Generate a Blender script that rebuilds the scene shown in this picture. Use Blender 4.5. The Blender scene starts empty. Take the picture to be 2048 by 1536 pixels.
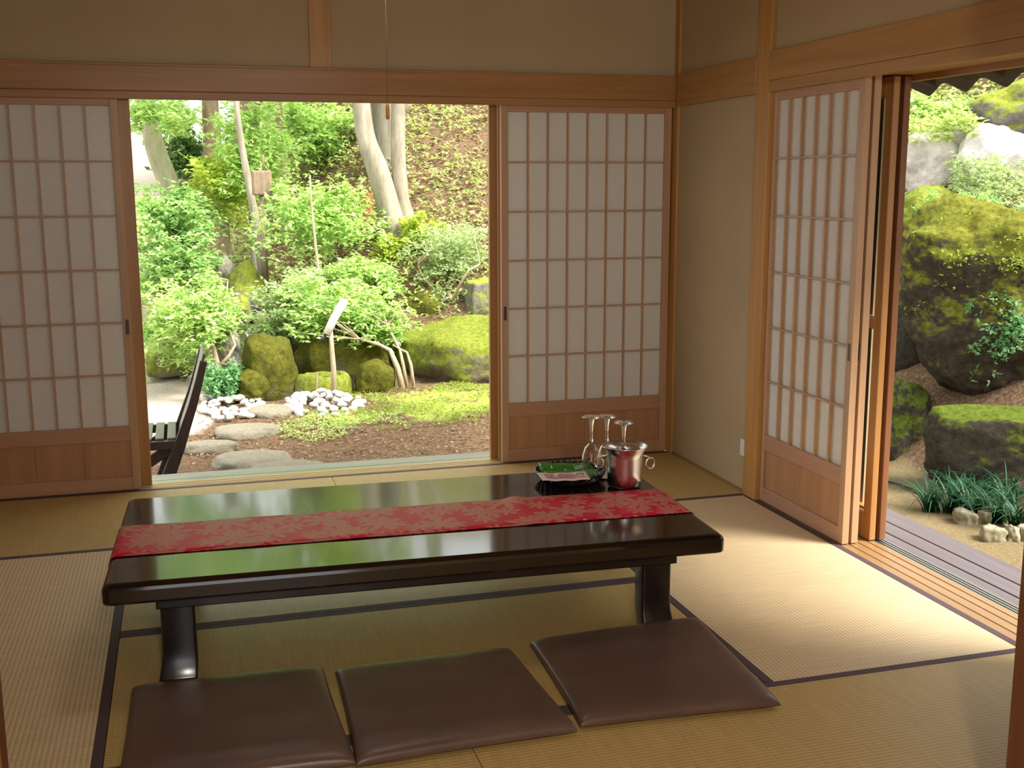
import bpy, bmesh, math, random
import numpy as np
from mathutils import Vector, Matrix, noise
random.seed(7)
rng = np.random.default_rng(11)
SC = bpy.context.scene
COL = SC.collection
PI = math.pi

# ------------------------------------------------------------------ camera
CAM = np.array([-2.47098, -5.48051, 1.43691]); FPX = 2255.55
YAW, PITCH, ROLL = 0.282341, -0.177273, -0.0027008
_fw = np.array([math.sin(YAW)*math.cos(PITCH), math.cos(YAW)*math.cos(PITCH), math.sin(PITCH)])
_r = np.array([math.cos(YAW), -math.sin(YAW), 0.0]); _u = np.cross(_r, _fw)
_R = _r*math.cos(ROLL)+_u*math.sin(ROLL); _U = -_r*math.sin(ROLL)+_u*math.cos(ROLL)
cam = bpy.data.cameras.new('camera'); cam_o = bpy.data.objects.new('camera', cam); COL.objects.link(cam_o)
cam.sensor_width = 36.0; cam.lens = FPX/2048*36.0; cam.clip_end = 200; cam.clip_start = 0.05
M = Matrix(((_R[0], _U[0], -_fw[0], CAM[0]), (_R[1], _U[1], -_fw[1], CAM[1]), (_R[2], _U[2], -_fw[2], CAM[2]), (0, 0, 0, 1)))
cam_o.matrix_world = M
SC.camera = cam_o

def at(px, py, ax, v):
    """where the sight line of a photo pixel crosses the plane axis=v (used to measure the place)"""
    d = _fw + _R*((px-1024)/FPX) - _U*((py-768)/FPX)
    t = (v-CAM[ax])/d[ax]
    return Vector((CAM + d*t).tolist())

# ------------------------------------------------------------------ materials
def new_mat(name):
    m = bpy.data.materials.new(name); m.use_nodes = True
    nt = m.node_tree; nt.nodes.clear()
    out = nt.nodes.new('ShaderNodeOutputMaterial'); b = nt.nodes.new('ShaderNodeBsdfPrincipled')
    nt.links.new(b.outputs[0], out.inputs[0])
    return m, nt, b, out
def N(nt, t, **kw):
    n = nt.nodes.new(t)
    for k, v in kw.items():
        if k in n.inputs.keys(): n.inputs[k].default_value = v
        else: setattr(n, k, v)
    return n
def ramp(nt, src, stops):
    r = nt.nodes.new('ShaderNodeValToRGB'); e = r.color_ramp.elements
    while len(e) < len(stops): e.new(0.5)
    for i, (p, c) in enumerate(stops):
        e[i].position = p; e[i].color = (*c, 1)
    nt.links.new(src, r.inputs[0]); return r
def bump(nt, src, b, strength=.3, dist=.002):
    bp = N(nt, 'ShaderNodeBump'); bp.inputs['Strength'].default_value = strength; bp.inputs['Distance'].default_value = dist
    nt.links.new(src, bp.inputs['Height']); nt.links.new(bp.outputs[0], b.inputs['Normal']); return bp
def simple(name, col, rough=.6, metal=0., spec=.5, var=0., vscale=20):
    m, nt, b, o = new_mat(name)
    b.inputs['Base Color'].default_value = (*col, 1); b.inputs['Roughness'].default_value = rough
    b.inputs['Metallic'].default_value = metal; b.inputs['Specular IOR Level'].default_value = spec
    if var:
        tc = N(nt, 'ShaderNodeTexCoord'); n = N(nt, 'ShaderNodeTexNoise', Scale=vscale, Detail=4.)
        nt.links.new(tc.outputs['Object'], n.inputs['Vector'])
        lo = tuple(c*(1-var) for c in col); hi = tuple(min(1, c*(1+var)) for c in col)
        r = ramp(nt, n.outputs['Fac'], [(.3, lo), (.7, hi)]); nt.links.new(r.outputs[0], b.inputs['Base Color'])
    return m
def wood(name, c1, c2, axis='z', rough=.45, scale=1., spec=.4):
    m, nt, b, o = new_mat(name)
    tc = N(nt, 'ShaderNodeTexCoord'); mp = N(nt, 'ShaderNodeMapping')
    st = {'x': (1.2, 26, 26), 'y': (26, 1.2, 26), 'z': (26, 26, 1.2)}[axis]
    mp.inputs['Scale'].default_value = tuple(s*scale for s in st)
    nt.links.new(tc.outputs['Object'], mp.inputs[0])
    n = N(nt, 'ShaderNodeTexNoise', Scale=1., Detail=6., Roughness=.6, Distortion=.4); nt.links.new(mp.outputs[0], n.inputs['Vector'])
    r = ramp(nt, n.outputs['Fac'], [(.3, c1), (.7, c2)])
    nt.links.new(r.outputs[0], b.inputs['Base Color'])
    b.inputs['Roughness'].default_value = rough; b.inputs['Specular IOR Level'].default_value = spec
    bump(nt, n.outputs['Fac'], b, .12, .001)
    return m

MW_beamx = wood('cedar_beam_x', (.31, .145, .045), (.43, .21, .075), 'x', .42)
MW_beamy = wood('cedar_beam_y', (.34, .17, .048), (.46, .245, .08), 'y', .42)
MW_post = wood('cypress_post', (.42, .205, .052), (.54, .285, .085), 'z', .4)
MW_shoji = wood('shoji_wood', (.42, .245, .13), (.52, .32, .18), 'z', .42)
MW_shojix = wood('shoji_wood_flat', (.40, .21, .12), (.50, .28, .16), 'x', .42)
MW_kick = wood('kick_board', (.36, .17, .075), (.46, .24, .11), 'z', .4, .6)
MW_door = wood('door_wood', (.34, .16, .045), (.44, .22, .075), 'z', .38)
MW_doorx = wood('weathered_door_wood', (.17, .066, .024), (.24, .10, .04), 'z', .45)
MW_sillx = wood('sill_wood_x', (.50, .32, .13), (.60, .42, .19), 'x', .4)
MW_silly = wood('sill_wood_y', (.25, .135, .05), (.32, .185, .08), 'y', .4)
MW_deck = wood('deck_board_wood', (.10, .08, .084), (.14, .115, .12), 'y', .6)
MW_deckx = wood('deck_board_wood_x', (.30, .30, .22), (.38, .37, .28), 'x', .6)
MW_ceil = wood('ceiling_board', (.42, .26, .12), (.52, .34, .17), 'y', .6, .5)
MW_chair = wood('dark_stained_chair_wood', (.035, .02, .015), (.06, .038, .03), 'z', .4)
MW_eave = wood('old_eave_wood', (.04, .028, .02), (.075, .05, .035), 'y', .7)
MW_fus = wood('dark_red_frame_wood', (.13, .045, .018), (.19, .072, .03), 'z', .4)

def plaster():
    m, nt, b, o = new_mat('olive_plaster')
    tc = N(nt, 'ShaderNodeTexCoord'); n = N(nt, 'ShaderNodeTexNoise', Scale=260., Detail=5.); n2 = N(nt, 'ShaderNodeTexNoise', Scale=2.5, Detail=3.)
    nt.links.new(tc.outputs['Object'], n.inputs['Vector']); nt.links.new(tc.outputs['Object'], n2.inputs['Vector'])
    r = ramp(nt, n2.outputs['Fac'], [(.25, (.43, .325, .195)), (.75, (.47, .36, .22))])
    nt.links.new(r.outputs[0], b.inputs['Base Color']); b.inputs['Roughness'].default_value = .95; b.inputs['Specular IOR Level'].default_value = .1
    bump(nt, n.outputs['Fac'], b, .25, .001); return m
M_plaster = plaster()
M_white_plaster = simple('pale_plaster', (.55, .5, .42), .9, var=.04)

def tatami(name, ca, cb):
    m, nt, b, o = new_mat(name)
    tc = N(nt, 'ShaderNodeTexCoord'); w = N(nt, 'ShaderNodeTexWave', wave_type='BANDS', bands_direction='Y', wave_profile='SIN')
    w.inputs['Scale'].default_value = 22.; w.inputs['Distortion'].default_value = .25; w.inputs['Detail Scale'].default_value = 3.
    nt.links.new(tc.outputs['Object'], w.inputs['Vector'])
    mp = N(nt, 'ShaderNodeMapping'); mp.inputs['Scale'].default_value = (160, 6, 10); nt.links.new(tc.outputs['Object'], mp.inputs[0])
    n = N(nt, 'ShaderNodeTexNoise', Scale=1., Detail=3.); nt.links.new(mp.outputs[0], n.inputs['Vector'])
    r = ramp(nt, n.outputs['Fac'], [(.3, ca), (.7, cb)])
    r2 = ramp(nt, w.outputs['Color'], [(.0, (.74, .72, .68)), (.45, (1, 1, 1))])
    mx = N(nt, 'ShaderNodeMix', data_type='RGBA', blend_type='MULTIPLY'); mx.inputs[0].default_value = 1.
    nt.links.new(r.outputs[0], mx.inputs[6]); nt.links.new(r2.outputs[0], mx.inputs[7])
    nt.links.new(mx.outputs[2], b.inputs['Base Color']); b.inputs['Roughness'].default_value = .5; b.inputs['Specular IOR Level'].default_value = .35
    bump(nt, w.outputs['Color'], b, .35, .0012); return m
M_tatami = tatami('woven_rush_golden', (.47, .32, .11), (.56, .395, .15)); M_tatami2 = tatami('woven_rush_sheen_tint', (.62, .46, .265), (.72, .56, .345))  # second, lighter tint: directional sheen of the weave put into the colour
M_heri = simple('mat_edging_cloth', (.075, .042, .05), .75, var=.15, vscale=200)

def paper():
    m, nt, b, o = new_mat('shoji_paper')
    b.inputs['Base Color'].default_value = (.80, .76, .70, 1); b.inputs['Roughness'].default_value = .85; b.inputs['Specular IOR Level'].default_value = .15
    tc = N(nt, 'ShaderNodeTexCoord'); n = N(nt, 'ShaderNodeTexNoise', Scale=60., Detail=6.); nt.links.new(tc.outputs['Object'], n.inputs['Vector'])
    r = ramp(nt, n.outputs['Fac'], [(.3, (.82, .79, .745)), (.7, (.86, .83, .785))]); nt.links.new(r.outputs[0], b.inputs['Base Color'])
    t = N(nt, 'ShaderNodeBsdfTranslucent'); t.inputs[0].default_value = (.8, .75, .66, 1)
    mx = N(nt, 'ShaderNodeMixShader'); mx.inputs[0].default_value = .25
    nt.links.new(b.outputs[0], mx.inputs[1]); nt.links.new(t.outputs[0], mx.inputs[2]); nt.links.new(mx.outputs[0], o.inputs[0]); return m
M_paper = paper()

def lacquer():
    m, nt, b, o = new_mat('dark_lacquer')
    tc = N(nt, 'ShaderNodeTexCoord'); mp = N(nt, 'ShaderNodeMapping'); mp.inputs['Scale'].default_value = (2, 30, 30); nt.links.new(tc.outputs['Object'], mp.inputs[0])
    n = N(nt, 'ShaderNodeTexNoise', Scale=1., Detail=5.); nt.links.new(mp.outputs[0], n.inputs['Vector'])
    r = ramp(nt, n.outputs['Fac'], [(.3, (.006, .003, .0025)), (.75, (.018, .008, .006))]); nt.links.new(r.outputs[0], b.inputs['Base Color'])
    b.inputs['Roughness'].default_value = .12; b.inputs['Specular IOR Level'].default_value = .6
    b.inputs['Coat Weight'].default_value = .25; b.inputs['Coat Roughness'].default_value = .05
    return m
M_lacq = lacquer()
M_leg = simple('dark_lacquer_leg', (.012, .007, .006), .22, spec=.6)

def runner_mat():
    m, nt, b, o = new_mat('red_leaf_jacquard')
    tc = N(nt, 'ShaderNodeTexCoord')
    def leaf_layer(scale, rotoff):
        mp = N(nt, 'ShaderNodeMapping'); mp.inputs['Location'].default_value = (rotoff, rotoff*.7, 0); mp.inputs['Scale'].default_value = (1, 1, 0); nt.links.new(tc.outputs['Object'], mp.inputs[0])
        v = N(nt, 'ShaderNodeTexVoronoi', voronoi_dimensions='2D', Scale=scale); v.inputs['Randomness'].default_value = .8
        nt.links.new(mp.outputs[0], v.inputs['Vector'])
        sc = N(nt, 'ShaderNodeVectorMath', operation='SCALE'); sc.inputs['Scale'].default_value = 1.0; nt.links.new(mp.outputs[0], sc.inputs[0])
        sub = N(nt, 'ShaderNodeVectorMath', operation='SUBTRACT'); nt.links.new(sc.outputs[0], sub.inputs[0]); nt.links.new(v.outputs['Position'], sub.inputs[1])
        sp = N(nt, 'ShaderNodeSeparateXYZ'); nt.links.new(sub.outputs[0], sp.inputs[0])
        a = N(nt, 'ShaderNodeMath', operation='ARCTAN2'); nt.links.new(sp.outputs[1], a.inputs[0]); nt.links.new(sp.outputs[0], a.inputs[1])
        rs = N(nt, 'ShaderNodeSeparateColor'); nt.links.new(v.outputs['Color'], rs.inputs[0])
        ro = N(nt, 'ShaderNodeMath', operation='MULTIPLY_ADD'); ro.inputs[1].default_value = 6.28; nt.links.new(rs.outputs[0], ro.inputs[0]); nt.links.new(a.outputs[0], ro.inputs[2])
        k = N(nt, 'ShaderNodeMath', operation='MULTIPLY'); k.inputs[1].default_value = 3.5; nt.links.new(ro.outputs[0], k.inputs[0])
        c = N(nt, 'ShaderNodeMath', operation='COSINE'); nt.links.new(k.outputs[0], c.inputs[0])
        ab = N(nt, 'ShaderNodeMath', operation='ABSOLUTE'); nt.links.new(c.outputs[0], ab.inputs[0])
        rad = N(nt, 'ShaderNodeMath', operation='MULTIPLY_ADD'); rad.inputs[1].default_value = .40/scale; rad.inputs[2].default_value = .08/scale; nt.links.new(ab.outputs[0], rad.inputs[0])
        ln = N(nt, 'ShaderNodeVectorMath', operation='LENGTH'); nt.links.new(sub.outputs[0], ln.inputs[0])
        lt = N(nt, 'ShaderNodeMath', operation='LESS_THAN'); nt.links.new(ln.outputs['Value'], lt.inputs[0]); nt.links.new(rad.outputs[0], lt.inputs[1])
        return lt
    l1 = leaf_layer(6.0, 0.); l2 = leaf_layer(10., 3.1)
    mxm = N(nt, 'ShaderNodeMath', operation='MAXIMUM'); nt.links.new(l1.outputs[0], mxm.inputs[0]); nt.links.new(l2.outputs[0], mxm.inputs[1])
    n = N(nt, 'ShaderNodeTexNoise', Scale=180., Detail=3.); nt.links.new(tc.outputs['Object'], n.inputs['Vector'])
    red = ramp(nt, n.outputs['Fac'], [(.3, (.50, .006, .03)), (.7, (.66, .015, .055))])
    pink = ramp(nt, n.outputs['Fac'], [(.3, (.46, .13, .10)), (.7, (.60, .21, .16))])
    mx = N(nt, 'ShaderNodeMix', data_type='RGBA'); nt.links.new(mxm.outputs[0], mx.inputs[0]); nt.links.new(red.outputs[0], mx.inputs[6]); nt.links.new(pink.outputs[0], mx.inputs[7])
    nt.links.new(mx.outputs[2], b.inputs['Base Color']); b.inputs['Roughness'].default_value = .5
    b.inputs['Specular IOR Level'].default_value = .2; bump(nt, mxm.outputs[0], b, .25, .0008); return m
M_runner = runner_mat()

M_zab = simple('brown_cushion_cover', (.112, .066, .050), .36, spec=.4, var=.10, vscale=9)
M_steel = simple('polished_steel', (.78, .76, .74), .12, metal=1.)
def brushed():
    m, nt, b, o = new_mat('brushed_steel')
    b.inputs['Base Color'].default_value = (.66, .61, .60, 1); b.inputs['Metallic'].default_value = 1; b.inputs['Roughness'].default_value = .22
    b.inputs['Anisotropic'].default_value = .75
    tg = N(nt, 'ShaderNodeTangent', direction_type='RADIAL', axis='Z'); nt.links.new(tg.outputs[0], b.inputs['Tangent'])
    return m
M_brush = brushed()
def glass():
    m, nt, b, o = new_mat('clear_glass')
    b.inputs['Base Color'].default_value = (1, 1, 1, 1); b.inputs['Roughness'].default_value = .0; b.inputs['Transmission Weight'].default_value = 1.; b.inputs['IOR'].default_value = 1.5
    return m
M_glass = glass()
def pane():
    m, nt, b, o = new_mat('window_glass')
    b.inputs['Base Color'].default_value = (.97, .99, .98, 1); b.inputs['Roughness'].default_value = .0; b.inputs['Transmission Weight'].default_value = 1.; b.inputs['IOR'].default_value = 1.02
    return m
M_pane = pane()
M_green = simple('green_packet_plastic', (.045, .20, .012), .3, var=.12, vscale=30)
M_whiteprint = simple('white_print', (.8, .85, .75), .5)
M_pinkpaper = simple('pink_printed_paper', (.72, .60, .57), .7, var=.06, vscale=90)
M_redprint = simple('red_print', (.50, .10, .11), .7)
M_tray = simple('dark_woven_cane', (.022, .011, .010), .22, spec=.6)
M_metal = simple('rail_metal', (.35, .34, .30), .35, metal=.8)
M_dark = simple('black_rubber', (.015, .015, .016), .5)
M_whitep = simple('white_plastic', (.75, .74, .70), .4)
M_cord = simple('pale_cord', (.20, .165, .11), .8)
M_pull = simple('varnished_wood_pull', (.55, .25, .06), .35)
M_track = simple('track_groove', (.05, .03, .02), .8)
M_tile = simple('grey_roof_tile', (.05, .045, .042), .6, var=.2, vscale=12)
M_hikite = simple('dark_finger_pull', (.05, .03, .025), .4)

def emis(name, col, s):
    m = bpy.data.materials.new(name); m.use_nodes = True; nt = m.node_tree; nt.nodes.clear()
    o = nt.nodes.new('ShaderNodeOutputMaterial'); e = nt.nodes.new('ShaderNodeEmission'); e.inputs[0].default_value = (*col, 1); e.inputs[1].default_value = s
    nt.links.new(e.outputs[0], o.inputs[0]); return m

def leafmat(name, cols, trans=.45, rough=.5):
    m, nt, b, o = new_mat(name)
    oi = N(nt, 'ShaderNodeAttribute', attribute_name='leaf_tone')
    r = ramp(nt, oi.outputs['Fac'], [(i/(len(cols)-1), c) for i, c in enumerate(cols)])
    nt.links.new(r.outputs[0], b.inputs['Base Color']); b.inputs['Roughness'].default_value = rough; b.inputs['Specular IOR Level'].default_value = .25
    t = N(nt, 'ShaderNodeBsdfTranslucent'); g = N(nt, 'ShaderNodeMix', data_type='RGBA', blend_type='MULTIPLY'); g.inputs[0].default_value = 1.
    g.inputs[7].default_value = (1.12, 1.08, .78, 1); nt.links.new(r.outputs[0], g.inputs[6]); nt.links.new(g.outputs[2], t.inputs[0])
    mx = N(nt, 'ShaderNodeMixShader'); mx.inputs[0].default_value = trans
    nt.links.new(b.outputs[0], mx.inputs[1]); nt.links.new(t.outputs[0], mx.inputs[2]); nt.links.new(mx.outputs[0], o.inputs[0]); return m
L_maple = leafmat('fresh_maple_leaf', [(.26, .43, .11), (.44, .63, .21), (.64, .81, .38)])
L_yel = leafmat('yellow_green_leaf', [(.40, .54, .08), (.58, .70, .14), (.72, .74, .24)])
L_mid = leafmat('mid_green_leaf', [(.17, .32, .09), (.32, .52, .18), (.52, .70, .31)])
L_blue = leafmat('blue_green_leaf', [(.12, .30, .12), (.20, .42, .19), (.32, .52, .26)])
L_dark = leafmat('dark_glossy_leaf', [(.06, .13, .04), (.12, .22, .07), (.24, .36, .13)], .25, .3)
L_grey = leafmat('grey_green_leaf', [(.28, .40, .17), (.42, .54, .26), (.58, .66, .40)])
L_moss = leafmat('moss_sprig', [(.15, .22, .02), (.28, .37, .05), (.42, .50, .10)], .3, .8)
L_grass = leafmat('dark_grass_blade', [(.012, .045, .02), (.025, .08, .035), (.06, .15, .07)], .25, .35)
L_litter = leafmat('fallen_leaf', [(.12, .06, .035), (.24, .13, .075), (.46, .33, .21)], .1, .7)
L_hill = leafmat('hill_plant_leaf', [(.28, .42, .12), (.48, .60, .20), (.70, .74, .38)])

def bark(name, c1, c2, sc=8.):
    m, nt, b, o = new_mat(name)
    tc = N(nt, 'ShaderNodeTexCoord'); mp = N(nt, 'ShaderNodeMapping'); mp.inputs['Scale'].default_value = (sc*2.2, sc*2.2, sc*.6); nt.links.new(tc.outputs['Object'], mp.inputs[0])
    n = N(nt, 'ShaderNodeTexNoise', Scale=1., Detail=7., Roughness=.65); nt.links.new(mp.outputs[0], n.inputs['Vector'])
    r = ramp(nt, n.outputs['Fac'], [(.3, c1), (.7, c2)]); nt.links.new(r.outputs[0], b.inputs['Base Color']); b.inputs['Roughness'].default_value = .9; b.inputs['Specular IOR Level'].default_value = .1
    bump(nt, n.outputs['Fac'], b, .6, .01); return m
B_pale = bark('pale_grey_bark', (.19, .155, .11), (.42, .37, .29), 5.)
B_grey = bark('grey_bark', (.10, .09, .065), (.22, .20, .15), 5.)
B_brown = bark('brown_bark', (.16, .11, .07), (.30, .22, .15))
B_mossy = bark('mossy_grey_bark', (.20, .20, .11), (.36, .34, .22))
B_rust = bark('rusty_brown_bark', (.20, .09, .03), (.36, .19, .07))
B_twig = bark('pale_twig', (.34, .25, .16), (.50, .40, .28), 20)
B_bamboo = simple('bleached_bamboo', (.72, .68, .60), .4, var=.06)

def rockmat(name, stone1, stone2, moss1, moss2, amount=.5, up=.6):
    """stone with moss that grows where the surface faces up"""
    m, nt, b, o = new_mat(name)
    tc = N(nt, 'ShaderNodeTexCoord'); geo = N(nt, 'ShaderNodeNewGeometry')
    n = N(nt, 'ShaderNodeTexNoise', Scale=3.2, Detail=8., Roughness=.62); nt.links.new(tc.outputs['Object'], n.inputs['Vector'])
    nf = N(nt, 'ShaderNodeTexNoise', Scale=26., Detail=8., Roughness=.7); nt.links.new(tc.outputs['Object'], nf.inputs['Vector'])
    st = ramp(nt, nf.outputs['Fac'], [(.3, stone1), (.7, stone2)])
    ms = ramp(nt, nf.outputs['Fac'], [(.3, moss1), (.7, moss2)])
    sp = N(nt, 'ShaderNodeSeparateXYZ'); nt.links.new(geo.outputs['True Normal'], sp.inputs[0])
    a = N(nt, 'ShaderNodeMath', operation='MULTIPLY_ADD'); a.inputs[1].default_value = up; nt.links.new(sp.outputs[2], a.inputs[0])
    k = N(nt, 'ShaderNodeMath', operation='MULTIPLY_ADD'); k.inputs[1].default_value = 1.6; k.inputs[2].default_value = amount-.8; nt.links.new(n.outputs['Fac'], k.inputs[0]); nt.links.new(k.outputs[0], a.inputs[2])
    mk = ramp(nt, a.outputs[0], [(.38, (0, 0, 0)), (.62, (1, 1, 1))])
    mx = N(nt, 'ShaderNodeMix', data_type='RGBA'); nt.links.new(mk.outputs[0], mx.inputs[0]); nt.links.new(st.outputs[0], mx.inputs[6]); nt.links.new(ms.outputs[0], mx.inputs[7])
    nt.links.new(mx.outputs[2], b.inputs['Base Color']); b.inputs['Roughness'].default_value = .95; b.inputs['Specular IOR Level'].default_value = .1
    bump(nt, nf.outputs['Fac'], b, .9, .03); return m
G1, G2 = (.12, .20, .015), (.34, .42, .05)
R_moss = rockmat('mossy_stone', (.10, .09, .06), (.22, .20, .14), (.045, .048, .006), (.15, .145, .02), .72, .35)
R_bright = rockmat('bright_mossy_stone', (.12, .11, .06), (.26, .23, .14), (.085, .115, .01), (.29, .32, .05), .54, .5)
R_half = rockmat('half_mossy_stone', (.12, .11, .09), (.27, .25, .21), (.17, .20, .02), (.36, .40, .06), .40, .55)
R_grey = rockmat('grey_stone', (.22, .20, .16), (.40, .37, .30), (.20, .22, .06), (.34, .36, .12), .05, .3)
R_step = rockmat('stepping_stone', (.25, .22, .155), (.36, .325, .24), (.22, .22, .10), (.3, .3, .14), -.15, .2)
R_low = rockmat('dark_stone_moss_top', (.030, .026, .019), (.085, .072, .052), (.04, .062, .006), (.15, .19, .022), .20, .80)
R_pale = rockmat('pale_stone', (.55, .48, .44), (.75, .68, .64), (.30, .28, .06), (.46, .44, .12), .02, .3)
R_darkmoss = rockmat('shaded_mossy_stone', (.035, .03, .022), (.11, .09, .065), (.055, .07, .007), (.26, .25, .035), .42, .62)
M_pebble = simple('white_pebble', (.56, .53, .48), .75, var=.18, vscale=8)
M_edge = simple('edging_stone', (.26, .23, .15), .9, var=.35, vscale=22)

def ground_mat():
    m, nt, b, o = new_mat('garden_soil')
    tc = N(nt, 'ShaderNodeTexCoord')
    n = N(nt, 'ShaderNodeTexNoise', Scale=2.2, Detail=9., Roughness=.65); nt.links.new(tc.outputs['Object'], n.inputs['Vector'])
    nf = N(nt, 'ShaderNodeTexNoise', Scale=38., Detail=6., Roughness=.7); nt.links.new(tc.outputs['Object'], nf.inputs['Vector'])
    soil = ramp(nt, nf.outputs['Fac'], [(.3, (.07, .042, .024)), (.5, (.15, .095, .055)), (.72, (.33, .23, .14))])
    moss = ramp(nt, nf.outputs['Fac'], [(.3, (.16, .21, .03)), (.7, (.44, .52, .11))])
    grav = ramp(nt, nf.outputs['Fac'], [(.3, (.34, .27, .20)), (.5, (.5, .42, .34)), (.7, (.68, .6, .5))])
    sand = ramp(nt, nf.outputs['Fac'], [(.3, (.17, .125, .062)), (.7, (.235, .18, .10))])
    cur = soil
    curo = soil.outputs[0]
    for nm, c, nz in (('gravel', grav, .35), ('sand', sand, .15), ('moss', moss, .9)):
        at_ = N(nt, 'ShaderNodeAttribute', attribute_name=nm)
        k = N(nt, 'ShaderNodeMath', operation='MULTIPLY_ADD'); k.inputs[1].default_value = 2.2*nz; k.inputs[2].default_value = -1.1*nz; nt.links.new(n.outputs['Fac'], k.inputs[0])
        a = N(nt, 'ShaderNodeMath', operation='ADD'); nt.links.new(at_.outputs['Fac'], a.inputs[0]); nt.links.new(k.outputs[0], a.inputs[1])
        mk = ramp(nt, a.outputs[0], [(.42, (0, 0, 0)), (.6, (1, 1, 1))])
        mx = N(nt, 'ShaderNodeMix', data_type='RGBA'); nt.links.new(mk.outputs[0], mx.inputs[0]); nt.links.new(curo, mx.inputs[6]); nt.links.new(c.outputs[0], mx.inputs[7]); curo = mx.outputs[2]
    nt.links.new(curo, b.inputs['Base Color']); b.inputs['Roughness'].default_value = 1.; b.inputs['Specular IOR Level'].default_value = .05
    bump(nt, nf.outputs['Fac'], b, .8, .02); return m
M_ground = ground_mat()

# ------------------------------------------------------------------ mesh helpers
class MB:
    def __init__(s): s.v = []; s.f = []; s.sm = []
    def add(s, vs, fs, smooth=False):
        o = len(s.v); s.v += [tuple(v) for v in vs]; s.f += [tuple(i+o for i in f) for f in fs]; s.sm += [smooth]*len(fs); return s
    def box(s, x0, x1, y0, y1, z0, z1):
        return s.add([(x0,y0,z0),(x1,y0,z0),(x1,y1,z0),(x0,y1,z0),(x0,y0,z1),(x1,y0,z1),(x1,y1,z1),(x0,y1,z1)],
                     [(0,3,2,1),(4,5,6,7),(0,1,5,4),(1,2,6,5),(2,3,7,6),(3,0,4,7)])
    def loft(s, rings, smooth=True, cap=True, close=True):
        n = len(rings[0]); vs = [p for r in rings for p in r]; fs = []
        for i in range(len(rings)-1):
            for j in range(n if close else n-1):
                k = (j+1) % n; fs.append((i*n+j, i*n+k, (i+1)*n+k, (i+1)*n+j))
        s.add(vs, fs, smooth)
        if cap:
            o = len(s.v)-len(vs)
            s.f.append(tuple(o+j for j in reversed(range(n)))); s.sm.append(False)
            s.f.append(tuple(o+(len(rings)-1)*n+j for j in range(n))); s.sm.append(False)
        return s
    def tube(s, pts, rad, n=10, smooth=True):
        pts = [Vector(p) for p in pts]; rings = []
        if not hasattr(rad, '__len__'): rad = [rad]*len(pts)
        prev = None
        for i, p in enumerate(pts):
            t = (pts[min(i+1, len(pts)-1)]-pts[max(i-1, 0)]).normalized()
            a = prev if prev is not None else (Vector((1,0,0)) if abs(t.x) < .8 else Vector((0,1,0)))
            a = (a-t*a.dot(t)).normalized(); b = t.cross(a); prev = a
            rings.append([p+(a*math.cos(2*PI*j/n)+b*math.sin(2*PI*j/n))*rad[i] for j in range(n)])
        return s.loft(rings, smooth)
    def lathe(s, prof, n=32, c=(0,0,0), smooth=True, cap=False):
        rings = [[(c[0]+r*math.cos(2*PI*j/n), c[1]+r*math.sin(2*PI*j/n), c[2]+z) for j in range(n)] for r, z in prof]
        return s.loft(rings, smooth, cap)
    def build(s, name, mat, parent=None, bevel=0, seg=2, subsurf=0):
        me = bpy.data.meshes.new(name); me.from_pydata(s.v, [], s.f); me.update()
        me.polygons.foreach_set('use_smooth', s.sm)
        bm = bmesh.new(); bm.from_mesh(me); bmesh.ops.recalc_face_normals(bm, faces=bm.faces); bm.to_mesh(me); bm.free()
        me.materials.append(mat)
        o = bpy.data.objects.new(name, me); COL.objects.link(o)
        if parent is not None: o.parent = parent
        if bevel:
            b = o.modifiers.new('bevel', 'BEVEL'); b.width = bevel; b.segments = seg; b.limit_method = 'ANGLE'
        if subsurf:
            b = o.modifiers.new('sub', 'SUBSURF'); b.levels = b.render_levels = subsurf
        return o
def tag(o, label=None, cat=None, group=None, kind=None):
    if label: o['label'] = label
    if cat: o['category'] = cat
    if group: o['group'] = group
    if kind: o['kind'] = kind
    return o
def empty(name, loc, rz=0.):
    o = bpy.data.objects.new(name, None); COL.objects.link(o); o.location = loc; o.rotation_euler = (0, 0, rz); o.empty_display_size = .1; return o
def thing(name, label, cat, loc=(0,0,0), rz=0., group=None, kind=None): return tag(empty(name, loc, rz), label, cat, group, kind)
def struct(name, mb, mat, parent=None, bevel=0.): 
    o = mb.build(name, mat, parent, bevel)
    if parent is None: o['kind'] = 'structure'
    return o
def box(*a): return MB().box(*a)
def copy_tree(o, parent=None):
    c = o.copy(); COL.objects.link(c)
    if parent is not None: c.parent = parent
    for ch in list(o.children): copy_tree(ch, c)
    return c

# ================================================================== ROOM SHELL
T = .91          # tatami module
W = 4*T          # the room is a square of four modules
KH = 1.807       # height of the lintel
CH = 2.46        # ceiling
struct('floor', box(-W-.1, .0, -W-4.2, 0, -.12, -.012), MW_ceil)
struct('ceiling', box(-W-.2, .2, -W-4.2, .2, CH, CH+.08), MW_ceil)
# back wall: plaster over the lintel, outer wall beside the opening
m = MB().box(-W-.12, .12, .0, .10, 1.96, CH)
m.box(-W-.12, -2.78, .115, .165, -.35, 2.0); m.box(-.86, .12, .115, .165, -.35, 2.0); m.box(-2.78, -.86, .06, .165, 1.86, 2.0)
struct('wall_back', m, M_plaster)
m = MB().box(.0, .10, -W-.05, .0, 1.965, CH)            # upper plaster, right
m.box(.0, .10, -.905, -.0, 0., 1.83)                    # plaster bay between the corner and the post
m.box(.255, .30, -1.44, -.905, -.35, 2.0)               # outer wall the doors slide in front of
m.box(.255, .30, -3.64, -3.0, -.35, 2.0); m.box(.0, .12, -7.8, -W-.05, 0., CH)                    # next room
struct('wall_right', m, M_plaster)
m = MB().box(-W-.12, -W, -7.8, .1, 0., CH)
struct('wall_left', m, M_plaster)
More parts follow.
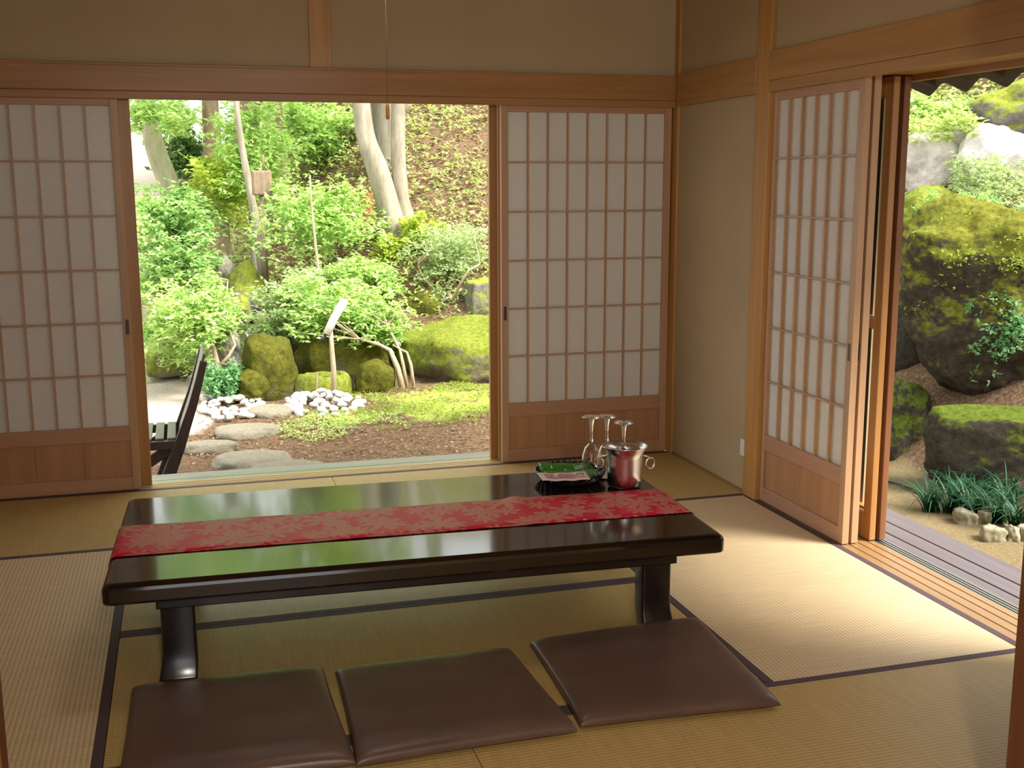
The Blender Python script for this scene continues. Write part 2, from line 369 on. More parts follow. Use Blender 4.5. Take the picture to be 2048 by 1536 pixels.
# far end of the next room with an opening added for front light
m = MB().box(-W-.12, -3.55, -7.9, -7.78, 0, CH); m.box(-1.75, .12, -7.9, -7.78, 0, CH); m.box(-3.55, -1.75, -7.9, -7.78, 1.9, CH); m.box(-3.55, -1.75, -7.9, -7.78, 0, .12)
struct('wall_front', m, M_plaster)
m = MB().box(-W, 0, -W-.06, -W+.04, 2.22, CH)
struct('wall_partition', m, M_plaster)

# trims: corner post, posts, beams, lintels, sills
tr = [0]
def trim(mb, mat, bevel=.003):
    tr[0] += 1; return struct('trim_%d' % tr[0], mb, mat, bevel=bevel)
trim(box(-.012, .04, -.055, .04, -.0, CH), MW_post)                                # corner post
trim(box(-.018, .05, -1.0, -.885, -.01, CH), MW_post)                              # post on the right wall
trim(box(-1.858, -1.755, -.014, .03, 1.96, CH), MW_post)                           # short strut over the opening
trim(box(-W-.0, -W+.10, -.03, .05, 0, CH), MW_post)
m = MB().box(-W, -.012, -.026, .0, 1.843, 1.963); m.box(-W, -.012, -.03, .0, 1.951, 1.963)
trim(m, MW_beamx)                                                                  # beam over the back opening
m = MB().box(-W, -.012, -.020, .0, KH, 1.843); m.box(-W, -.012, .0, .12, 1.829, 1.87)
trim(m, MW_beamx)                                                                  # lintel with tracks, back
m = MB().box(-.024, .0, -.885, -.055, 1.815, 1.972)
trim(m, MW_beamy)
m = MB().box(-.024, .0, -W, -1.0, 1.862, 1.985); m.box(-.02, .0, -W, -1.0, 1.815, 1.862)
trim(m, MW_beamy)                                                                  # beam over the right opening
m = MB().box(0, .24, -W, -1.0, 1.832, 1.88).box(.218, .24, -W, -1.0, 1.808, 1.835)
trim(m, MW_beamy)
# sills
sm_ = MB()
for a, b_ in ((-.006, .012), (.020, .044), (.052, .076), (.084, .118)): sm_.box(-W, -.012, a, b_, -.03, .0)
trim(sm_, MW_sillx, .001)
sm_ = MB().box(-W, -.012, -.006, .118, -.05, -.008); trim(sm_, M_track, 0)
sm_ = MB().box(-2.78, -.86, .124, .165, -.06, -.004); sm_.box(-2.78, -.86, .172, .205, -.06, -.004); trim(sm_, M_metal, .001)
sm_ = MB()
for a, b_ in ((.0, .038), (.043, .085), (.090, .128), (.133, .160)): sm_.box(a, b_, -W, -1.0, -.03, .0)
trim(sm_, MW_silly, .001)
trim(MB().box(.0, .16, -W, -1.0, -.06, -.006), M_track, 0)
sm_ = MB()
for a in (.166, .182, .198, .214): sm_.box(a, a+.007, -W-.3, -1.0, -.06, -.004)
sm_.box(.163, .225, -W-.3, -1.0, -.07, -.022); trim(sm_, M_metal, 0)
# right wall base
trim(box(-.008, .0, -.885, -.055, 0, .012), MW_silly, 0)

# verandas outside
def boards(name, label, spans, along, z0, z1, mat, lo, hi):
    t = thing(name, None, None, (0, 0, 0)); t['kind'] = 'structure'
    for a, b_ in spans:
        mb = MB().box(a, b_, lo, hi, z0, z1) if along == 'y' else MB().box(lo, hi, a, b_, z0, z1)
        mb.build('board', mat, t, .003)
    return t
boards('veranda_right', '', ((.228, .328), (.335, .424), (.431, .552)), 'y', -.065, -.03, MW_deck, -4.6, .2)
boards('veranda_back', '', ((.215, .275), (.281, .39)), 'x', -.065, -.03, MW_deckx, -4.4, .5)
# veranda legs / skirt
struct('veranda_skirt', MB().box(.50, .53, -4.6, .2, -.45, -.066).box(-4.4, .5, .345, .37, -.45, -.066), MW_deck)

# eave of the right side: tiles with wavy ends on a boarded underside
ev = thing('eave', None, None, (0, 0, 0)); ev['kind'] = 'structure'
mb = MB(); rings = []
ys = np.linspace(-4.2, 2.2, 420); per = .268
def wav(y):
    ph = ((y-(-.805))/per) % 1.0            # crest at -.805
    return .066*(.5+.5*math.cos(2*PI*ph))**.8
for xx, zz in ((1.02, 1.838), (.30, 2.085)):
    rings.append([(xx, y, zz+wav(y)-.0) for y in ys])
rings2 = [[(x_, y_, z_+.028) for x_, y_, z_ in r] for r in rings]
mb.loft([rings[0], rings[1], rings2[1], rings2[0], rings[0]], True, False, False); mb.build('tile_course', M_tile, ev)
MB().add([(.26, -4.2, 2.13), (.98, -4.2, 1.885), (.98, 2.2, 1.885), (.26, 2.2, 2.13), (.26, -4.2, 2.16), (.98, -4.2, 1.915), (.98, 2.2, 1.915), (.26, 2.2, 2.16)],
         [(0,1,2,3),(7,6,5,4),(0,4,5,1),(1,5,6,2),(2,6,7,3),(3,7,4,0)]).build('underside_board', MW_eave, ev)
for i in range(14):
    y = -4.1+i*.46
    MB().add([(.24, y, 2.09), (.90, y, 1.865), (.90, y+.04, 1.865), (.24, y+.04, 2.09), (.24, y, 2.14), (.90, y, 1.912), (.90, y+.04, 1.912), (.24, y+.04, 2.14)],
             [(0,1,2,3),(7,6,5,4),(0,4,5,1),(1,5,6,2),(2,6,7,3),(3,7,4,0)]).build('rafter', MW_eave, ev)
struct('roof', MB().box(-4.3, .3, -8.3, .75, 2.62, 2.7), M_tile)

# ================================================================== TATAMI
def mat(label, x0, x1, y0, y1):
    lx, ly = x1-x0, y1-y0; along_x = lx > ly
    L, S = (lx, ly) if along_x else (ly, lx)
    t = thing('tatami_mat', label, 'tatami mat', ((x0+x1)/2, (y0+y1)/2, -.012), 0 if along_x else PI/2, 'tatami mats covering the floor')
    g = .0012; hb = .030
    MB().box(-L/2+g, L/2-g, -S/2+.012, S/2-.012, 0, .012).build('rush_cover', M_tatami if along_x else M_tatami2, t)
    for s in (-1, 1):
        y_a, y_b = sorted((s*(S/2-g), s*(S/2-hb)))
        MB().box(-L/2+g, L/2-g, y_a, y_b, 0, .0132).build('cloth_edging', M_heri, t, .001)
    return t
mat('tatami mat under the sliding screen in the far right corner', -2*T, 0, -T, 0)
mat('tatami mat along the back wall in the far left corner', -4*T, -2*T, -T, 0)
mat('brightly lit tatami mat lying along the open right side', -T, 0, -3*T, -T)
mat('tatami mat under the rear half of the low table', -3*T, -T, -2*T, -T)
mat('tatami mat under the front legs of the table and the brown cushions', -3*T, -T, -3*T, -2*T)
mat('tatami mat along the left wall, left of the table', -4*T, -3*T, -3*T, -T)
mat('tatami mat in the near right foreground, right of the seam below the cushions', -2*T, 0, -4*T, -3*T)
mat('tatami mat in the near left foreground under the front left cushion edge', -4*T, -2*T, -4*T, -3*T)
t = struct('floor_next_room', MB().box(-W, 0, -7.8, -W, -.012, 0), M_tatami)
struct('threshold_1', MB().box(-W, 0, -W-.07, -W-.002, -.012, .003), MW_sillx)

# ================================================================== SHOJI
def shoji(label, w, cols, loc, rz, handle_side=1, h=1.826, kick=True):
    """local: x along the panel from 0 to w, y thickness, z up"""
    t = thing('shoji_screen', label, 'sliding screen', loc, rz, 'paper shoji screens')
    st = .036; th = .015; zt = 1.778; zb = .312; zk = .242; zbr = .068
    sl = MB().box(0, st, -th, th, .004, h).build('stile', MW_shoji, t, .002); sr_ = MB().box(w-st, w, -th, th, .004, h).build('stile', MW_shoji, t, .002)
    for nm, a, b_ in (('top_rail', zt, h), ('middle_rail', zk, zb), ('bottom_rail', .004, zbr)): MB().box(st, w-st, -th+.001, th-.001, a, b_).build(nm, MW_shojix, t, .002)
    MB().box(st-.005, w-st+.005, .002, .0032, zb-.005, zt+.005).build('paper', M_paper, t)
    g = MB(); b = .0042; pw = (w-2*st)/cols
    for i in range(1, cols): g.box(st+i*pw-b, st+i*pw+b, -.012, .002, zb, zt)
    for j in range(1, 6):
        z = zb+(zt-zb)*j/6; g.box(st, w-st, -.0105, .002, z-b*.9, z+b*.9)
    g.build('lattice', MW_shoji, t)
    kp = MB(); n = 4
    for i in range(n):
        kp.box(st+(w-2*st)*i/n+.0006, st+(w-2*st)*(i+1)/n-.0006, -.004, .004, zbr-.004, zk+.004)
    kp.build('kick_board', MW_kick, t)
    hx = st*.5 if handle_side < 0 else w-st*.5
    MB().box(hx-.008, hx+.008, -th-.0015, -th+.004, .745, .815).build('finger_pull', M_hikite, sl if handle_side < 0 else sr_, .002)
    return t
shoji('paper shoji screen left of the garden opening, cut by the left edge of the photo', .914, 8, (-3.632, -.006+.02, 0), 0, 1)
shoji('paper shoji screen between the garden opening and the far corner', .912, 8, (-.934, -.006+.02, 0), 0, -1)
# right wall: facing -x ; local x runs toward -y
shoji('narrow paper shoji screen on the right wall beside the open veranda', .695, 6, (.018, -.992, 0), -PI/2, 1)

def glazed(label, w, loc, rz, st=.055, wd=None):
    wd = wd or MW_door
    t = thing('glazed_sliding_door', label, 'sliding door', loc, rz, 'wood framed glass doors')
    th = .014; h = 1.826
    for a in (0, w-st): MB().box(a, a+st, -th, th, .004, h).build('stile', wd, t, .003)
    for nm, a, b_ in (('top_rail', h-.07, h), ('middle_rail', .86, .90), ('bottom_rail', .004, .11)): MB().box(st, w-st, -th, th, a, b_).build(nm, MW_door, t, .003)
    MB().box(st-.004, w-st+.004, -.002, .002, .10, h-.06).build('pane', M_pane, t)
    return t
e = .0
# back stack: second screens and glass doors just behind the papered ones
pL = at(276, 500, 1, .062).x; pR = at(978, 500, 1, .095).x; pR2 = at(996, 500, 1, .048).x
glazed('wood edged glass door showing just beside the left shoji screen', .90, (pL-.90, .062, 0), 0)
glazed('orange wood glass door edge at the right side of the garden opening', .90, (pR, .097, 0), 0, .05)
glazed('second wooden door edge tucked between shoji screen and garden opening at right', .90, (pR2, .056, 0), 0, .05)
# right stack
def edge_y(px): return 0
shoji('second paper shoji screen stacked directly behind the narrow one on the right wall', .695, 6, (.060, -.992, 0), -PI/2, 1)
glazed('dark brown door edge recessed between the shoji and the outer doors at right', .55, (.106, -.985, 0), -PI/2, .05)
glazed('orange wooden door edge second nearest the veranda in the right stack', .690, (.150, -.985, 0), -PI/2, .05)
glazed('outermost wooden door edge of the right stack, next to the mossy rocks', .690, (.197, -.985, 0), -PI/2, .05, MW_doorx)

nd = shoji('', .68, 6, (.018, -2.965, 0), -PI/2, -1); nd.name = 'door_1'; nd['kind'] = 'structure'
for k_ in ('label', 'category', 'group'):
    if k_ in nd: del nd[k_]
# partition between this room and the next: papered panels at each side of the doorway
def fusuma(label, x0, x1, y):
    t = thing('fusuma_panel', label, 'sliding door', ((x0+x1)/2, y, 0), 0)
    w = (x1-x0)/2
    MB().box(-w, -w+.10, -.03, .03, .004, 2.22).box(w-.10, w, -.03, .03, .004, 2.22).box(-w, w, -.028, .028, 2.17, 2.22).box(-w, w, -.028, .028, .004, .05).build('frame', MW_fus, t, .003)
    MB().box(-w+.09, w-.09, -.012, .012, .04, 2.2).build('papered_panel', M_white_plaster, t)
    return t
fusuma('dark brown door edge in the lower right corner of the photo', -.819, -.005, -W)
fusuma('pinkish brown door edge in the lower left corner of the photo', -W+.005, -2.788, -W)

# wall outlet on the bay beside the post
t = thing('wall_outlet', 'small white outlet plate low on the wall beside the right post', 'outlet', (-.0, -.855, .212))
MB().box(-.008, 0, -.030, .030, -.040, .040).build('cover_plate', M_whitep, t, .003)
MB().box(-.0095, -.006, -.012, .012, -.020, .020).build('socket', M_whitep, t, .001)

# ================================================================== LOW TABLE
TZ = .335
tb = thing('low_table', 'long low dark lacquered table in the middle of the tatami room', 'table', (-1.784, -1.876, 0), -.0375)
hl, hw = .938, .462
def rrect(x0, x1, y0, y1, r, z, n=5):
    pts = []
    for cx, cy, a0 in ((x1-r, y1-r, 0), (x0+r, y1-r, 90), (x0+r, y0+r, 180), (x1-r, y0+r, 270)):
        for k in range(n+1):
            a = math.radians(a0+90*k/n); pts.append((cx+r*math.cos(a), cy+r*math.sin(a), z))
    return pts
mb = MB(); prof = [(0, TZ-.058), (0.004, TZ-.062)]
rings = []
for d, z in ((.010, TZ-.062), (.002, TZ-.058), (0, TZ-.052), (0, TZ-.020), (.003, TZ-.010), (.012, TZ-.002), (.020, TZ)):
    rings.append(rrect(-hl+d, hl-d, -hw+d, hw-d, .02, z))
mb.loft(rings, False)
mb.build('tabletop', M_lacq, tb, .0015)
MB().box(-.80, .80, -.40, .40, TZ-.105, TZ-.06).build('apron', M_leg, tb, .004)
def leg(sx, sy):
    lm = MB(); rings = []
    for k in range(19):
        f = k/18.; z = (TZ-.062)*(1-f)
        fl = max(0, (f-.60)/.40); out = .034*fl**2.4
        w = .049+.006*fl**1.5; d = .036+.004*(1-f)
        cx = sx*(.742+out*.25); cy = sy*(.335+out)
        rings.append(rrect(cx-w, cx+w, cy-d, cy+d, .008, z+.0005, 3))
    lm.loft(rings, True); return lm
for sx in (-1, 1):
    for sy in (-1, 1): leg(sx, sy).build('leg', M_leg, tb)

# runner
rn = MB(); rings = []
def rz_of(u):   # height over the table along the runner, incl. the hanging ends
    return TZ+.0015
prof = []
for k in range(120):
    x = -hl+.012+(2*hl-.024)*k/119
    z = TZ+.0018+.010*math.exp(-((x-.385)/.03)**2)+.0015*math.sin(x*9)**2
    prof.append((x, z))
prof = [(-hl-.004, TZ-.05), (-hl-.003, TZ-.022), (-hl+.002, TZ-.006)]+prof+[(hl-.002, TZ-.006), (hl+.003, TZ-.022), (hl+.004, TZ-.05), (hl+.006, TZ-.075)]
for x, z in prof:
    bulge = z > TZ+.004
    rings.append([(x, y, (z if not bulge else TZ+.0018+(z-TZ-.0018)*(.35+.65*max(0, (y+.057)/.155)))) for y in np.linspace(-.057-.155, -.057+.155, 9)])
rn.loft(rings, True, False, False)
r = rn.build('table_runner', M_runner); r.parent = None
r.location = (-1.784, -1.876, 0); r.rotation_euler = (0, 0, -.0375)
sol = r.modifiers.new('thick', 'SOLIDIFY'); sol.thickness = .0015; sol.offset = 1
tag(r, 'red table runner with woven maple leaf pattern lying along the dark table', 'table runner')

# ================================================================== CUSHIONS
def zabuton(label, c, seed):
    """c: four corners far-left, far-right, near-right, near-left"""
    c = [Vector((p[0], p[1], 0)) for p in c]; cen = sum(c, Vector())/4
    t = thing('floor_cushion', label, 'cushion', (cen.x, cen.y, 0), 0, 'brown floor cushions along the near side of the table')
    n = 44; mb = MB(); top = []; bot = []
    for j in range(n+1):
        for i in range(n+1):
            a = i/n; b = j/n
            # finer steps near the rim
            a = .5-.5*math.cos(PI*a); b = .5-.5*math.cos(PI*b)
            s = 2*a-1; q = 2*b-1
            p = (c[0]*(1-a)+c[1]*a)*(1-b)+(c[3]*(1-a)+c[2]*a)*b
            # edges pull in slightly between the corners
            inw = .012*(1-s*s)*abs(q)**4+.0; inx = .012*(1-q*q)*abs(s)**4
            p = p-cen; p = p*(1-inw*1.2-inx*1.2)
            e_ = max(0, 1-abs(s)**9)*max(0, 1-abs(q)**9)
            h = .036*e_**.30 + .003*noise.noise(Vector((p.x*7+seed, p.y*7, seed)))*e_
            top.append((p.x, p.y, .012+h*.92)); bot.append((p.x, p.y, .012-.0115*min(1, e_**.5)))
    fs = []; w = n+1
    for j in range(n):
        for i in range(n): fs.append((j*w+i, (j+1)*w+i, (j+1)*w+i+1, j*w+i+1))
    mb.add(top, fs, True); mb.add(bot, [tuple(reversed(f)) for f in fs], True)
    o = mb.build('cover', M_zab, t)
    bm = bmesh.new(); bm.from_mesh(o.data); bmesh.ops.remove_doubles(bm, verts=bm.verts, dist=.0004); bmesh.ops.recalc_face_normals(bm, faces=bm.faces); bm.to_mesh(o.data); bm.free()
    return t
zabuton('flat brown floor cushion at the left, below the left table leg', ((-2.675, -2.285), (-2.136, -2.300), (-2.122, -2.880), (-2.690, -2.865)), 1.3)
zabuton('flat brown floor cushion in the middle of the row of three', ((-2.104, -2.336), (-1.566, -2.331), (-1.538, -2.875), (-2.124, -2.890)), 4.1)
zabuton('flat brown floor cushion at the right, below the right table leg', ((-1.491, -2.297), (-.905, -2.268), (-.950, -2.893), (-1.522, -2.855)), 8.7)

# ================================================================== TABLEWARE
def wine_glass(label, loc):
    t = thing('wine_glass', label, 'wine glass', loc, 0, 'upturned wine glasses')
    h = .236
    MB().lathe([(.030, .0), (.0335, .03), (.0355, .06), (.033, .09), (.024, .116), (.010, .131), (.0055, .137),
                (.0045, .1355), (.009, .1295), (.0225, .1145), (.0318, .0895), (.0343, .06), (.0323, .03), (.0288, 0), (.030, 0)], 32).build('bowl', M_glass, t)
    MB().lathe([(.0075, .135), (.0060, .15), (.0056, .172), (.0064, .200), (.0105, .222), (.0110, .2235)], 20, cap=True).build('stem', M_glass, t)
    MB().lathe([(.008, .2225), (.022, .2275), (.0365, .2315), (.0372, .2330), (.036, .2338), (.010, .2342), (.0005, .2342)], 32, cap=True).build('foot', M_glass, t)
    return t
gp = [at(1183, 834, 2, TZ+.233), at(1214, 833, 2, TZ+.233), at(1248, 845, 2, TZ+.233)]
for p, lb in zip(gp, ('upturned wine glass nearest the tray, leftmost of the three', 'upturned wine glass in the middle of the three', 'upturned wine glass standing behind the steel bucket, rightmost of the three')):
    wine_glass(lb, (p.x, p.y, TZ+.0005))

bk = thing('ice_bucket', 'small stainless steel ice bucket with ring handles on the table', 'ice bucket', (-.958, -1.742, TZ+.0005), math.radians(-18))
MB().lathe([(.0005, .0), (.050, .0), (.058, .004), (.0615, .012), (.0635, .06), (.0655, .112), (.0670, .126), (.073, .139), (.084, .153), (.0848, .155), (.0835, .155),
            (.072, .142), (.0652, .128), (.0635, .112), (.0615, .06), (.059, .012), (.0005, .006)], 64).build('body', M_brush, bk)
for s in (-1, 1):
    MB().tube([(s*.064, 0, .112), (s*.074, -.0, .115), (s*.084, 0, .113), (s*.089, 0, .108)], .0035, 10).build('lug', M_steel, bk); lug = bk.children[-1] if False else COL.objects[-1]
    pts = [(s*.093+s*.016*math.sin(a), .006*math.sin(a), .088+.020*math.cos(a)) for a in np.linspace(0, 2*PI, 25)]
    MB().tube(pts, .0028, 8).build('ring_handle', M_steel, lug)

# tray: woven cane dish
tx, ty = -1.118, -1.594
tray = thing('woven_tray', 'round dark woven tray holding green packets on the table', 'tray', (tx, ty, TZ+.0005))
mb = MB().lathe([(.0005, .0), (.095, .0), (.104, .004), (.104, .006), (.095, .004), (.0005, .004)], 48); mb.build('base', M_tray, tray)
mb = MB()
for k in range(24):       # open woven side: crossed canes
    for s in (-1, 1):
        a0 = 2*PI*k/24; a1 = a0+s*.30
        pts = []
        for q in range(5):
            f = q/4; a = a0+(a1-a0)*f; rr = .102+.026*f+.003*math.sin(PI*f)*s
            pts.append((rr*math.cos(a), rr*math.sin(a), .004+.030*f))
        mb.tube(pts, .0052, 6)
mb.lathe([(.103, .004), (.112, .016), (.122, .030), (.124, .030), (.114, .016), (.105, .003)], 48)
mb.build('woven_side', M_tray, tray)
mb = MB().tube([((.129)*math.cos(a), .129*math.sin(a), .036+.003*math.sin(a*36)) for a in np.linspace(0, 2*PI, 145)], .0055, 8)
mb.tube([((.112)*math.cos(a), .112*math.sin(a), .018+.002*math.cos(a*36)) for a in np.linspace(0, 2*PI, 145)], .0035, 8)
mb.build('rim', M_tray, tray)
# green packets (upper, lower) and a pink printed sheet
def sheet(name, label, cat, pts, mat, nx=14, sag=.004, thick=.003):
    """pts: four corners far-left, far-right, near-right, near-left (3D)"""
    c = [Vector(p) for p in pts]; cen = sum(c, Vector())/4
    t = thing(name, label, cat, (cen.x, cen.y, cen.z))
    rings = []
    for i in range(nx+1):
        a = i/nx
        rings.append([((c[0]*(1-a)+c[1]*a)*(1-b)+(c[3]*(1-a)+c[2]*a)*b-cen)+Vector((0, 0, -sag*math.sin(PI*a)*1.+.0012*math.sin(a*17))) for b in (0, .33, .66, 1)])
    mb = MB().loft(rings, True, False, False)
    o = mb.build('wrapper', mat, t); s = o.modifiers.new('thick', 'SOLIDIFY'); s.thickness = thick; s.offset = 0
    return t, c, cen
def on(c, cen, a, b, lift=.003):
    p = (c[0]*(1-a)+c[1]*a)*(1-b)+(c[3]*(1-a)+c[2]*a)*b
    nrm = (c[1]-c[0]).cross(c[0]-c[3]).normalized()
    if nrm.z < 0: nrm = -nrm
    return p-cen+nrm*lift
def quadprint(mb, c, cen, a0, a1, b0, b1, sag=.004, lift=.0032):
    f = lambda a, b: on(c, cen, a, b, lift)+Vector((0, 0, -sag*math.sin(PI*a)+.0012*math.sin(a*17)))
    mb.add([f(a0, b1), f(a1, b1), f(a1, b0), f(a0, b0)], [(0, 1, 2, 3)])
zt = TZ
gA = [at(1076, 925, 1, -1.520), at(1183, 926, 1, -1.520), at(1190, 944, 1, -1.585), at(1083, 946, 1, -1.585)]
t1, c1, n1 = sheet('green_packet', 'green packet with white lettering propped at the back of the woven tray', 'packet', gA, M_green, sag=.002)
mb = MB(); rs = random.Random(3)
x = .645
for k in range(8):          # small white word, like the blurred one on the packet
    wdt = .022 if k else .034
    quadprint(mb, c1, n1, x, x+wdt*.35, .36, .70, .002, .0045); quadprint(mb, c1, n1, x+wdt*.35, x+wdt*.85, .36 if k % 2 else .58, .48 if k % 2 else .70, .002, .0045)
    if k in (0, 4, 6): quadprint(mb, c1, n1, x, x+wdt*.3, .26, .70, .002, .0045)
    x += wdt+.006
mb.build('lettering', M_whiteprint, t1); mb = MB()
quadprint(mb, c1, n1, .21, .225, .30, .60, .002); quadprint(mb, c1, n1, .19, .24, .5, .56, .002); mb.build('printed_mark', M_whiteprint, t1); mb = MB()
quadprint(mb, c1, n1, .44, .47, .72, .82, .002); quadprint(mb, c1, n1, .46, .485, .88, .98, .002)
mb.build('printed_mark', M_whiteprint, t1)
gB = [at(1088, 943, 2, zt+.040), at(1194, 938, 2, zt+.040), at(1199, 952, 2, zt+.032), at(1090, 958, 2, zt+.026)]
t2, c2, n2 = sheet('green_packet', 'green packet lying flat in the woven tray under the pink printed sheet', 'packet', gB, M_green, sag=.002)
gC = [at(1073, 946, 2, zt+.058), at(1172, 943, 2, zt+.056), at(1181, 958, 2, zt+.053), at(1085, 961, 2, zt+.053)]
t3, c3, n3 = sheet('printed_sheet', 'pale pink sheet with red print across the front of the woven tray', 'paper sheet', gC, M_pinkpaper, sag=.003, thick=.0015)
mb = MB()
for row in range(3):
    for k in range(20):
        if rs.random() < .2: continue
        a = .12+.8*k/20; quadprint(mb, c3, n3, a, a+.030, .24+.22*row, .38+.22*row, .003, .0040)
mb.build('red_print', M_redprint, t3)

# ================================================================== PENDANT LAMP (over the frame; its pull cord hangs into it)
lp = thing('pendant_lamp', 'pendant lamp above the table whose thin pull cord hangs into view', 'lamp', (-1.82, -1.82, CH))
MB().lathe([(.0005, 0), (.05, 0), (.05, -.025), (.0005, -.03)], 24).build('ceiling_rose', M_whitep, lp)
MB().tube([(0, 0, -.03), (0, 0, -.13)], .004, 8).build('hanging_cord', M_cord, lp)
f = MB()
for s in (-1, 1):
    f.box(s*.25-.008, s*.25+.008, -.258, .258, -.22, -.205).box(-.258, .258, s*.25-.008, s*.25+.008, -.22, -.205)
    f.box(s*.25-.008, s*.25+.008, -.258, .258, -.13, -.115).box(-.258, .258, s*.25-.008, s*.25+.008, -.13, -.115)
    for q in (-1, 1): f.box(s*.25-.008, s*.25+.008, q*.25-.008, q*.25+.008, -.22, -.115)
f.build('shade_frame', MW_shoji, lp)
f = MB()
for s in (-1, 1): f.box(s*.246-.001, s*.246+.001, -.245, .245, -.21, -.12).box(-.245, .245, s*.246-.001, s*.246+.001, -.21, -.12)
f.build('paper_shade', M_paper, lp)
LAMP_E = 14.0
MB().tube([(.15*math.cos(a), .15*math.sin(a), -.18) for a in np.linspace(0, 2*PI, 49)], .014, 10).build('fluorescent_ring', emis('fluorescent_tube', (.86, .93, 1.), LAMP_E), lp)
MB().box(-.03, .03, -.03, .03, -.17, -.13).build('socket', M_whitep, lp)
MB().tube([(0, 0, -.17), (.001, 0, -.55), (0, 0, -.78)], .0016, 6).build('pull_cord', M_cord, lp); pcd = COL.objects[-1]
MB().lathe([(.001, -.775), (.0045, -.778), (.0062, -.79), (.0066, -.815), (.005, -.824), (.001, -.826)], 12).build('cord_pull', M_pull, pcd)

nl = thing('added_front_lamp', 'added unseen lamp behind the viewer giving front light', 'lamp', (-2.30, -6.05, CH))  # unseen lamp and fixture, added for front light
MB().lathe([(.0005, 0), (.05, 0), (.05, -.03), (.006, -.035), (.006, -.24), (.15, -.27), (.22, -.32), (.215, -.32), (.14, -.277), (.0005, -.26)], 32).build('shade', M_whitep, nl)
nlb = bpy.data.lights.new('added_flash_light', 'POINT'); nlb.energy = 46.; nlb.shadow_soft_size = .07; nlb.color = (1., .97, .90)  # added point light doing the work of a camera flash
nlo = bpy.data.objects.new('added_flash_light', nlb); COL.objects.link(nlo); nlo.location = (-2.30, -6.05, CH-.42)

# ================================================================== GARDEN
def sstep(a, b, x):
    t = np.clip((x-a)/(b-a), 0, 1); return t*t*(3-2*t)
def Hbase(x, y):
    s1 = np.maximum(0, x-1.95)*.80
    s2 = np.maximum(0, (y-4.75)+.35*(x+.6))*(.12+.42*sstep(-2.6, -.3, x-.05*y))
    d = np.maximum(s1, s2)+.0
    mound = .10*np.exp(-(((x+.15)/1.1)**2+((y-3.6)/.9)**2))
    return -.42+np.minimum(d, 7.)+mound
def Hn(x, y):
    return float(Hbase(np.array(x), np.array(y)))+.06*noise.noise(Vector((x*.9, y*.9, 3.)))*min(1, max(0, (y-1.5)/3)+max(0, x-1.5)/2)
xs = np.concatenate([np.linspace(-16, -4, 22, endpoint=False), np.linspace(-4, 4, 115, endpoint=False), np.linspace(4, 16, 24)])
ys = np.concatenate([np.linspace(-9, 0, 30, endpoint=False), np.linspace(0, 8, 115, endpoint=False), np.linspace(8, 30, 40)])
mb = MB(); vs = []; mo = []; gr = []; sa = []
for y in ys:
    for x in xs:
        z = Hn(x, y)+.012*noise.noise(Vector((x*7, y*7, 0)))
        vs.append((x, y, z))
        m1 = max(math.exp(-(((x+.10)/.95)**4+((y-3.55)/.75)**4)), .9*math.exp(-(((x+1.3)/.5)**2+((y-3.3)/.45)**2)))
        mo.append(.78*m1 if y > .5 else 0)
        g_ = sstep(-2.15, -2.45, x+.15*noise.noise(Vector((x*2, y*2, 9))))*sstep(2.6, 3.6, y)
        gr.append(float(g_)); sa.append(float(sstep(.3, .6, x)*sstep(2.0, 1.7, x-.25*max(0, y))*sstep(2.0, 1., y)))
nx = len(xs); fs = [(j*nx+i, j*nx+i+1, (j+1)*nx+i+1, (j+1)*nx+i) for j in range(len(ys)-1) for i in range(nx-1)]
mb.add(vs, fs, True); gd = mb.build('ground', M_ground); gd['kind'] = 'structure'
for nm, d in (('moss', mo), ('gravel', gr), ('sand', sa)):
    a = gd.data.attributes.new(nm, 'FLOAT', 'POINT'); a.data.foreach_set('value', np.array(d, dtype=np.float32))

# ---- leaves
def leaf_mesh(name, P, size, mat, parent, up=.6, tri=True, narrow=.5, seed=0, droop=.0):
    """P: (n,3) leaf positions; every leaf is a bent pair of facets"""
    g = np.random.default_rng(seed); P = np.asarray(P, float); n = len(P)
    if tri: P = np.repeat(P, 3, 0)
    k = len(P)
    nr = g.normal(size=(k, 3)); nr[:, 2] = np.abs(nr[:, 2])+up*2.2; nr /= np.linalg.norm(nr, axis=1)[:, None]
    d = g.normal(size=(k, 3)); d[:, 2] -= droop; d -= nr*np.sum(d*nr, 1)[:, None]; d /= np.linalg.norm(d, axis=1)[:, None]
    s = np.cross(nr, d); L = size*(.65+.7*g.random(k))[:, None]; w = L*narrow
    A = P; B = P+d*L*.45+s*w*.5+nr*L*.06; Cc = P+d*L-nr*L*.10; D = P+d*L*.45-s*w*.5+nr*L*.06
    V = np.stack([A, B, Cc, D], 1).reshape(-1, 3)
    me = bpy.data.meshes.new(name); me.vertices.add(4*k); me.vertices.foreach_set('co', V.ravel())
    idx = np.arange(4*k).reshape(k, 4); tri_ = np.stack([idx[:, [0, 1, 2]], idx[:, [0, 2, 3]]], 1).reshape(-1, 3)
    me.loops.add(6*k); me.loops.foreach_set('vertex_index', tri_.ravel().astype(np.int32))
    me.polygons.add(2*k); me.polygons.foreach_set('loop_start', np.arange(0, 6*k, 3, dtype=np.int32))
    me.update(calc_edges=True); me.validate()
    a = me.attributes.new('leaf_tone', 'FLOAT', 'POINT')
    tone = np.repeat(np.clip(g.normal(.5, .24, k), 0, 1), 4); a.data.foreach_set('value', tone.astype(np.float32))
    me.materials.append(mat); o = bpy.data.objects.new(name, me); COL.objects.link(o)
    if parent is not None: o.parent = parent
    return o
